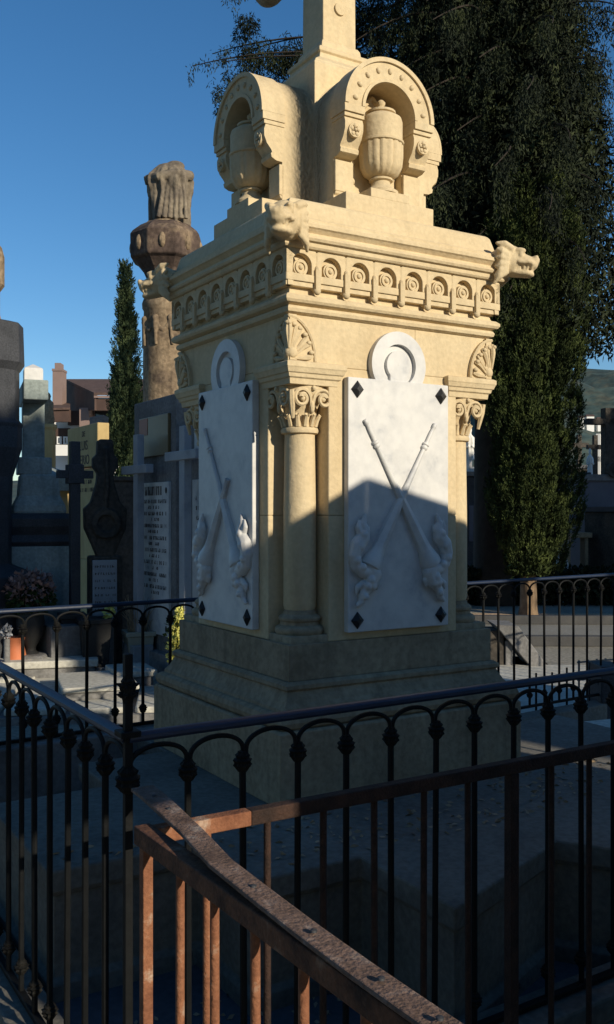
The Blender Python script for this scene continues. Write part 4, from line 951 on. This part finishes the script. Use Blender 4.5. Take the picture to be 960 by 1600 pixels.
# ================================================================ RIGHT BACKGROUND
# dark hedge beyond the bed
g_n = 26000; hxs = RNG.uniform(.6,14,g_n); hys = RNG.uniform(16.2,17.0,g_n)-.03*hxs; hzs = RNG.uniform(0,.62,g_n)
hd = leaves('hedge', LEAF_HE, None, np.stack([hxs,hys,hzs],1), RNG.normal(size=(g_n,3))+np.array([0,-.3,.6]), .10, .03); tag(hd, 'dark low clipped hedge beyond the orange earth strip', 'hedge')
t = empty('block_tomb', (at(741,18.5),18.5,0), R(8), 'dark granite block tomb between the monument and the broad cypress', 'tomb')
MB().box(-.45,.32,-.3,.7,0,zz(745,18.5)).build('body', GRAN, t, bevel=.02); MB().box(-.5,.36,-.35,.75,zz(745,18.5),zz(738,18.5)).build('cap', GREYS, t, bevel=.01); MB().box(-.2,.28,-.32,-.29,zz(845,18.5),zz(790,18.5)).build('panel', PURP, t, bevel=.005)
t = tag(MB().box(at(716,17.6),at(745,17.6),17.6,17.9,0,zz(888,17.6)).build('pale_marker_block', STONE_D, bevel=.01), 'small pale stone block catching the sun at the foot of the dark block tomb', 'stone block')
def figure(loc, z0, z1, w_, m, name, label, rz=0):
    t = empty(name, loc, rz, label, 'statue'); H_ = z1-z0
    MB().sq([(w_*1.2,0),(w_*1.1,z0)]).build('pedestal', GREYS, t, bevel=.01)
    b = MB().lathe([(w_*.95,z0),(w_,z0+H_*.1),(w_*.72,z0+H_*.35),(w_*.62,z0+H_*.55),(w_*.85,z0+H_*.68),(w_*.8,z0+H_*.76),(w_*.35,z0+H_*.82),(w_*.28,z0+H_*.84)], 28, fn=lambda a,z: 1+.09*math.sin(7*a+z*3))
    b.ell((0,0,z0+H_*.91),(w_*.36,w_*.4,H_*.085),10,8)
    for s_ in (-1,1): b.tube([(s_*w_*.7,0,z0+H_*.74),(s_*w_*.9,-w_*.4,z0+H_*.58),(s_*w_*.2,-w_*.8,z0+H_*.62)],[w_*.25,w_*.2,w_*.14],8)
    b.build('figure', m, t, remesh=w_*.09); return t
figure((at(734,20),20,0), zz(752,20), zz(664,20), .14, WHITE, 'white_statue', 'white marble praying figure in the sun just right of the monument column')
t = empty('low_cross_stone', (at(750,19.4),19.4,0), 0, 'tan and grey stone marker beside the white praying figure', 'gravestone')
MB().box(-.10,.12,-.05,.1,0,zz(734,19.4)).build('body', GREYS, t, bevel=.02); MB().box(-.14,.12,-.08,.12,zz(729,19.4),zz(718,19.4)).build('tan_cap', STONE, t, bevel=.01); MB().lathe([(.11,zz(718,19.4)),(.12,zz(705,19.4)),(.04,zz(692,19.4))],10).build('leafy_finial', GREYS, t)
MB().box(-.09,.1,-.06,.1,zz(734,19.4),zz(729,19.4)).build('neck', GREYS, t)
Yr = 19.; zr_ = lambda y: zz(y,Yr)
t = empty('cross_tomb', (at(951,Yr),Yr,0), R(12), 'large dark cross with a wreath on a grey tomb at the right edge', 'tomb')
MB().box(-.62,1.2,-.2,1.2,0,zr_(748)).build('body', PURP, t, bevel=.02); MB().box(-.66,1.24,-.24,1.24,zr_(752),zr_(742)).build('cap', GREYS, t, bevel=.01)
MB().box(-.12,.12,-.1,.1,zr_(745),zr_(638)).build('cross_post', DARKS, t, bevel=.01); MB().box(-.50,.50,-.1,.1,zr_(664),zr_(655)).build('cross_arm', DARKS, t, bevel=.01)
MB().arc(-.02,zr_(735),.09,.15,0,2*PI,-.30,-.2,24).build('wreath', DARKS, t, smooth=True)
MB().box(-.62,.9,-.9,-.2,0,zr_(862)).build('ledge', DARKS, t, bevel=.02)
t = empty('cross_tomb', (at(903,19.6),19.6,0), R(12), 'narrow grey tomb wall beside the broad cypress, left of the large cross', 'tomb')
MB().box(-.22,.26,-.1,.6,0,zz(738,19.6)).build('body', GRAN, t, bevel=.02); MB().box(-.16,.0,-.13,-.1,zz(830,19.6),zz(750,19.6)).build('panel', PURP, t, bevel=.01)
t = empty('grave_cross', (at(930,22),22,0), R(10), 'small dark stone cross below the hill houses', 'cross'); zc2 = lambda y: zz(y,22)
MB().box(-.05,.05,-.05,.05,0,zc2(680)).build('cross_post', DARKS, t, bevel=.01); MB().box(-.2,.2,-.05,.05,zc2(702),zc2(695)).build('cross_arm', DARKS, t, bevel=.01)
t = empty('white_cross', (at(935,24),24,0), R(-20), 'sunlit white stone cross behind the small dark cross', 'cross'); zc3 = lambda y: zz(y,24)
MB().box(-.06,.06,-.06,.06,0,zc3(678)).build('cross_post', WHITE, t, bevel=.01); MB().box(-.16,.22,-.06,.06,zc3(722),zc3(713)).build('cross_arm', WHITE, t, bevel=.01)
figure((at(922,20.5),20.5,0), zz(762,20.5), zz(700,20.5), .08, WHITE, 'white_statue', 'slender white figure in front of the sunlit white cross')
figure((at(878,17.6),17.6,0), zz(893,17.6), zz(828,17.6), .13, WHITE, 'white_statue', 'bright white figure at the foot of the broad cypress')
t = empty('stone_table', (at(902,17.8),17.8,0), R(5), 'pale stone table slab on two feet beside the white figure', 'stone table')
MB().box(-.28,.24,-.15,.25,zz(840,17.8),zz(832,17.8)).build('table_top', STONE_D, t, bevel=.01)
for x in (-.2,.14): MB().box(x-.03,x+.04,-.1,.15,0,zz(840,17.8)).build('leg', STONE_D, t, bevel=.01)
for i, (px, Y, w_, yt, cr) in enumerate(((800,24,1.1,742,True),(862,25,.9,752,False),(905,26,.8,733,True),(985,17.5,.9,800,False))):
    t = empty('dark_tomb', (at(px,Y),Y,0), R(8+i*3), ['dark block tomb with a cross seen through the foliage behind the broad cypress','plain dark block tomb behind the right side of the broad cypress','dark block tomb with a cross under the white hill houses','low dark tomb at the extreme right edge'][i], 'tomb')
    MB().box(-w_/2,w_/2,-.3,.8,0,zz(yt,Y)).build('body', DARKS, t, bevel=.02); MB().box(-w_/2-.05,w_/2+.05,-.35,.85,zz(yt,Y),zz(yt,Y)+.1).build('cap', GRAN, t, bevel=.01)
    if cr: MB().box(-.06,.06,-.05,.05,zz(yt,Y)+.1,zz(yt,Y)+.95).build('cross_post', DARKS, t, bevel=.01); MB().box(-.28,.28,-.051,.051,zz(yt,Y)+.6,zz(yt,Y)+.72).build('cross_arm', DARKS, t, bevel=.01)
# low tilted open-book stone
Yb = 9.9; zb_ = lambda y: zz(y,Yb); xb = lambda p: at(p,Yb)-at(790,Yb)
t = empty('tilted_gravestone', (at(790,Yb),Yb,0), R(0), 'tilted grey stone slab propped over a dark block beyond the far fence', 'gravestone')
MB().loft([[(xb(770),-.12,zb_(974)),(xb(806),-.12,zb_(976)),(xb(850),-.12,zb_(1036)),(xb(828),-.12,zb_(1042))],[(xb(770),.35,zb_(974)),(xb(806),.35,zb_(976)),(xb(850),.35,zb_(1036)),(xb(828),.35,zb_(1042))]]).build('tilted_slab', GREYS, t, bevel=.008)
MB().box(xb(762),xb(786),-.05,.3,0,zb_(984)).build('dark_block', DARKS, t, bevel=.01); MB().box(xb(788),xb(799),-.07,.2,0,zb_(1000)).build('pale_post', GREYS, t, bevel=.01)
MB().box(xb(750),xb(860),-.3,.6,0,zb_(1046)+.02).build('foot_slab', PAVE, t, bevel=.01)
# thin garden stakes in the pale paving
stk = None
for i, (px, py_, h2) in enumerate(((838,1130,.38),(863,1118,.34),(886,1124,.40),(905,1112,.36),(921,1108,.38))):
    Y = 1.6*F/(py_-800)
    if stk is None: stk = MB().lathe([(.009,0),(.008,.4)],6).build('metal_stake', IRON, smooth=True); c = stk
    else: c = stk.copy(); COL.objects.link(c)
    c.location = (at(px,Y),Y,0); c.scale = (1,1,h2/.4)
    tag(c, 'thin metal stake in the sunlit paving, %s' % ['leftmost, nearest the pedestal','second from the pedestal','middle one of the row','fourth from the pedestal','rightmost of the row'][i], 'stake', 'metal stakes in the sunlit paving')
t = empty('low_metal_grille', (at(935,7.6),7.6,0), R(24), 'low pale metal grille at the right edge behind the near fence', 'railing')
for i in range(6): MB().box(-.2+i*.09,-.188+i*.09,-.006,.006,0,.42).build('bar', GREYS, t)
for z_ in (.12,.26,.40): MB().box(-.22,.28,-.010,-.007,z_,z_+.014).build('rail', GREYS, t)
t = tag(MB().box(at(940,7.2),at(975,7.2),7.2,7.5,0,.42).build('granite_kerbstone', GRAN, bevel=.01), 'dark granite block at the right edge behind the near fence', 'stone block')
t = tag(MB().loft([[(1.9,5.6,0),(2.7,5.9,0),(2.5,6.5,0),(1.7,6.2,0)],[(1.9,5.6,.22),(2.7,5.9,.22),(2.5,6.5,.22),(1.7,6.2,.22)]]).build('grave_slab', PAVE, bevel=.012), 'pale low slab inside the fence to the right of the pedestal', 'grave slab')
# white houses on the hill
for i, (px, y, w_) in enumerate(((908,650,9),(922,648,12),(937,652,8))):
    Y = 380; t = empty('hill_house', (at(px,Y),Y,zz(y+9,Y)), 0, 'tiny white house on the wooded hill, %s of three' % ('leftmost','middle','rightmost')[i], 'house', 'white houses on the hill')
    MB().box(-w_*.12,w_*.12,-1,2,-9,1.6).build('wall', WHITE, t); MB().loft([[(-w_*.14,-1.3,1.6),(w_*.14,-1.3,1.6),(w_*.14,2.3,1.6),(-w_*.14,2.3,1.6)],[(-w_*.13,.4,2.4),(w_*.13,.4,2.4),(w_*.13,.6,2.4),(-w_*.13,.6,2.4)]]).build('roof', ROOF, t)

# fallen leaves on the platform and floor
n = 420; P = []
while len(P) < n:
    a = RNG.uniform(-1.55,1.55); c = RNG.uniform(-1.65,-.64)
    if (abs(a) < .62 and c > -1.2) or abs(a) < 1.0 and c > -1.15 or (c > -.78): P.append(tuple(MC+U*float(a)+V*float(c)+Vector((0,0,.439))))
for _ in range(260):
    q = C+FU*random.uniform(.05,1.2)+FV*random.uniform(.05,.75); P.append((q.x,q.y,.008))
P = np.array(P); D = RNG.normal(size=(len(P),3))*np.array([1,1,.12])
tag(leaves('fallen_leaves', DRY, None, P, D, RNG.uniform(.018,.04,len(P)), .007), kind='stuff')
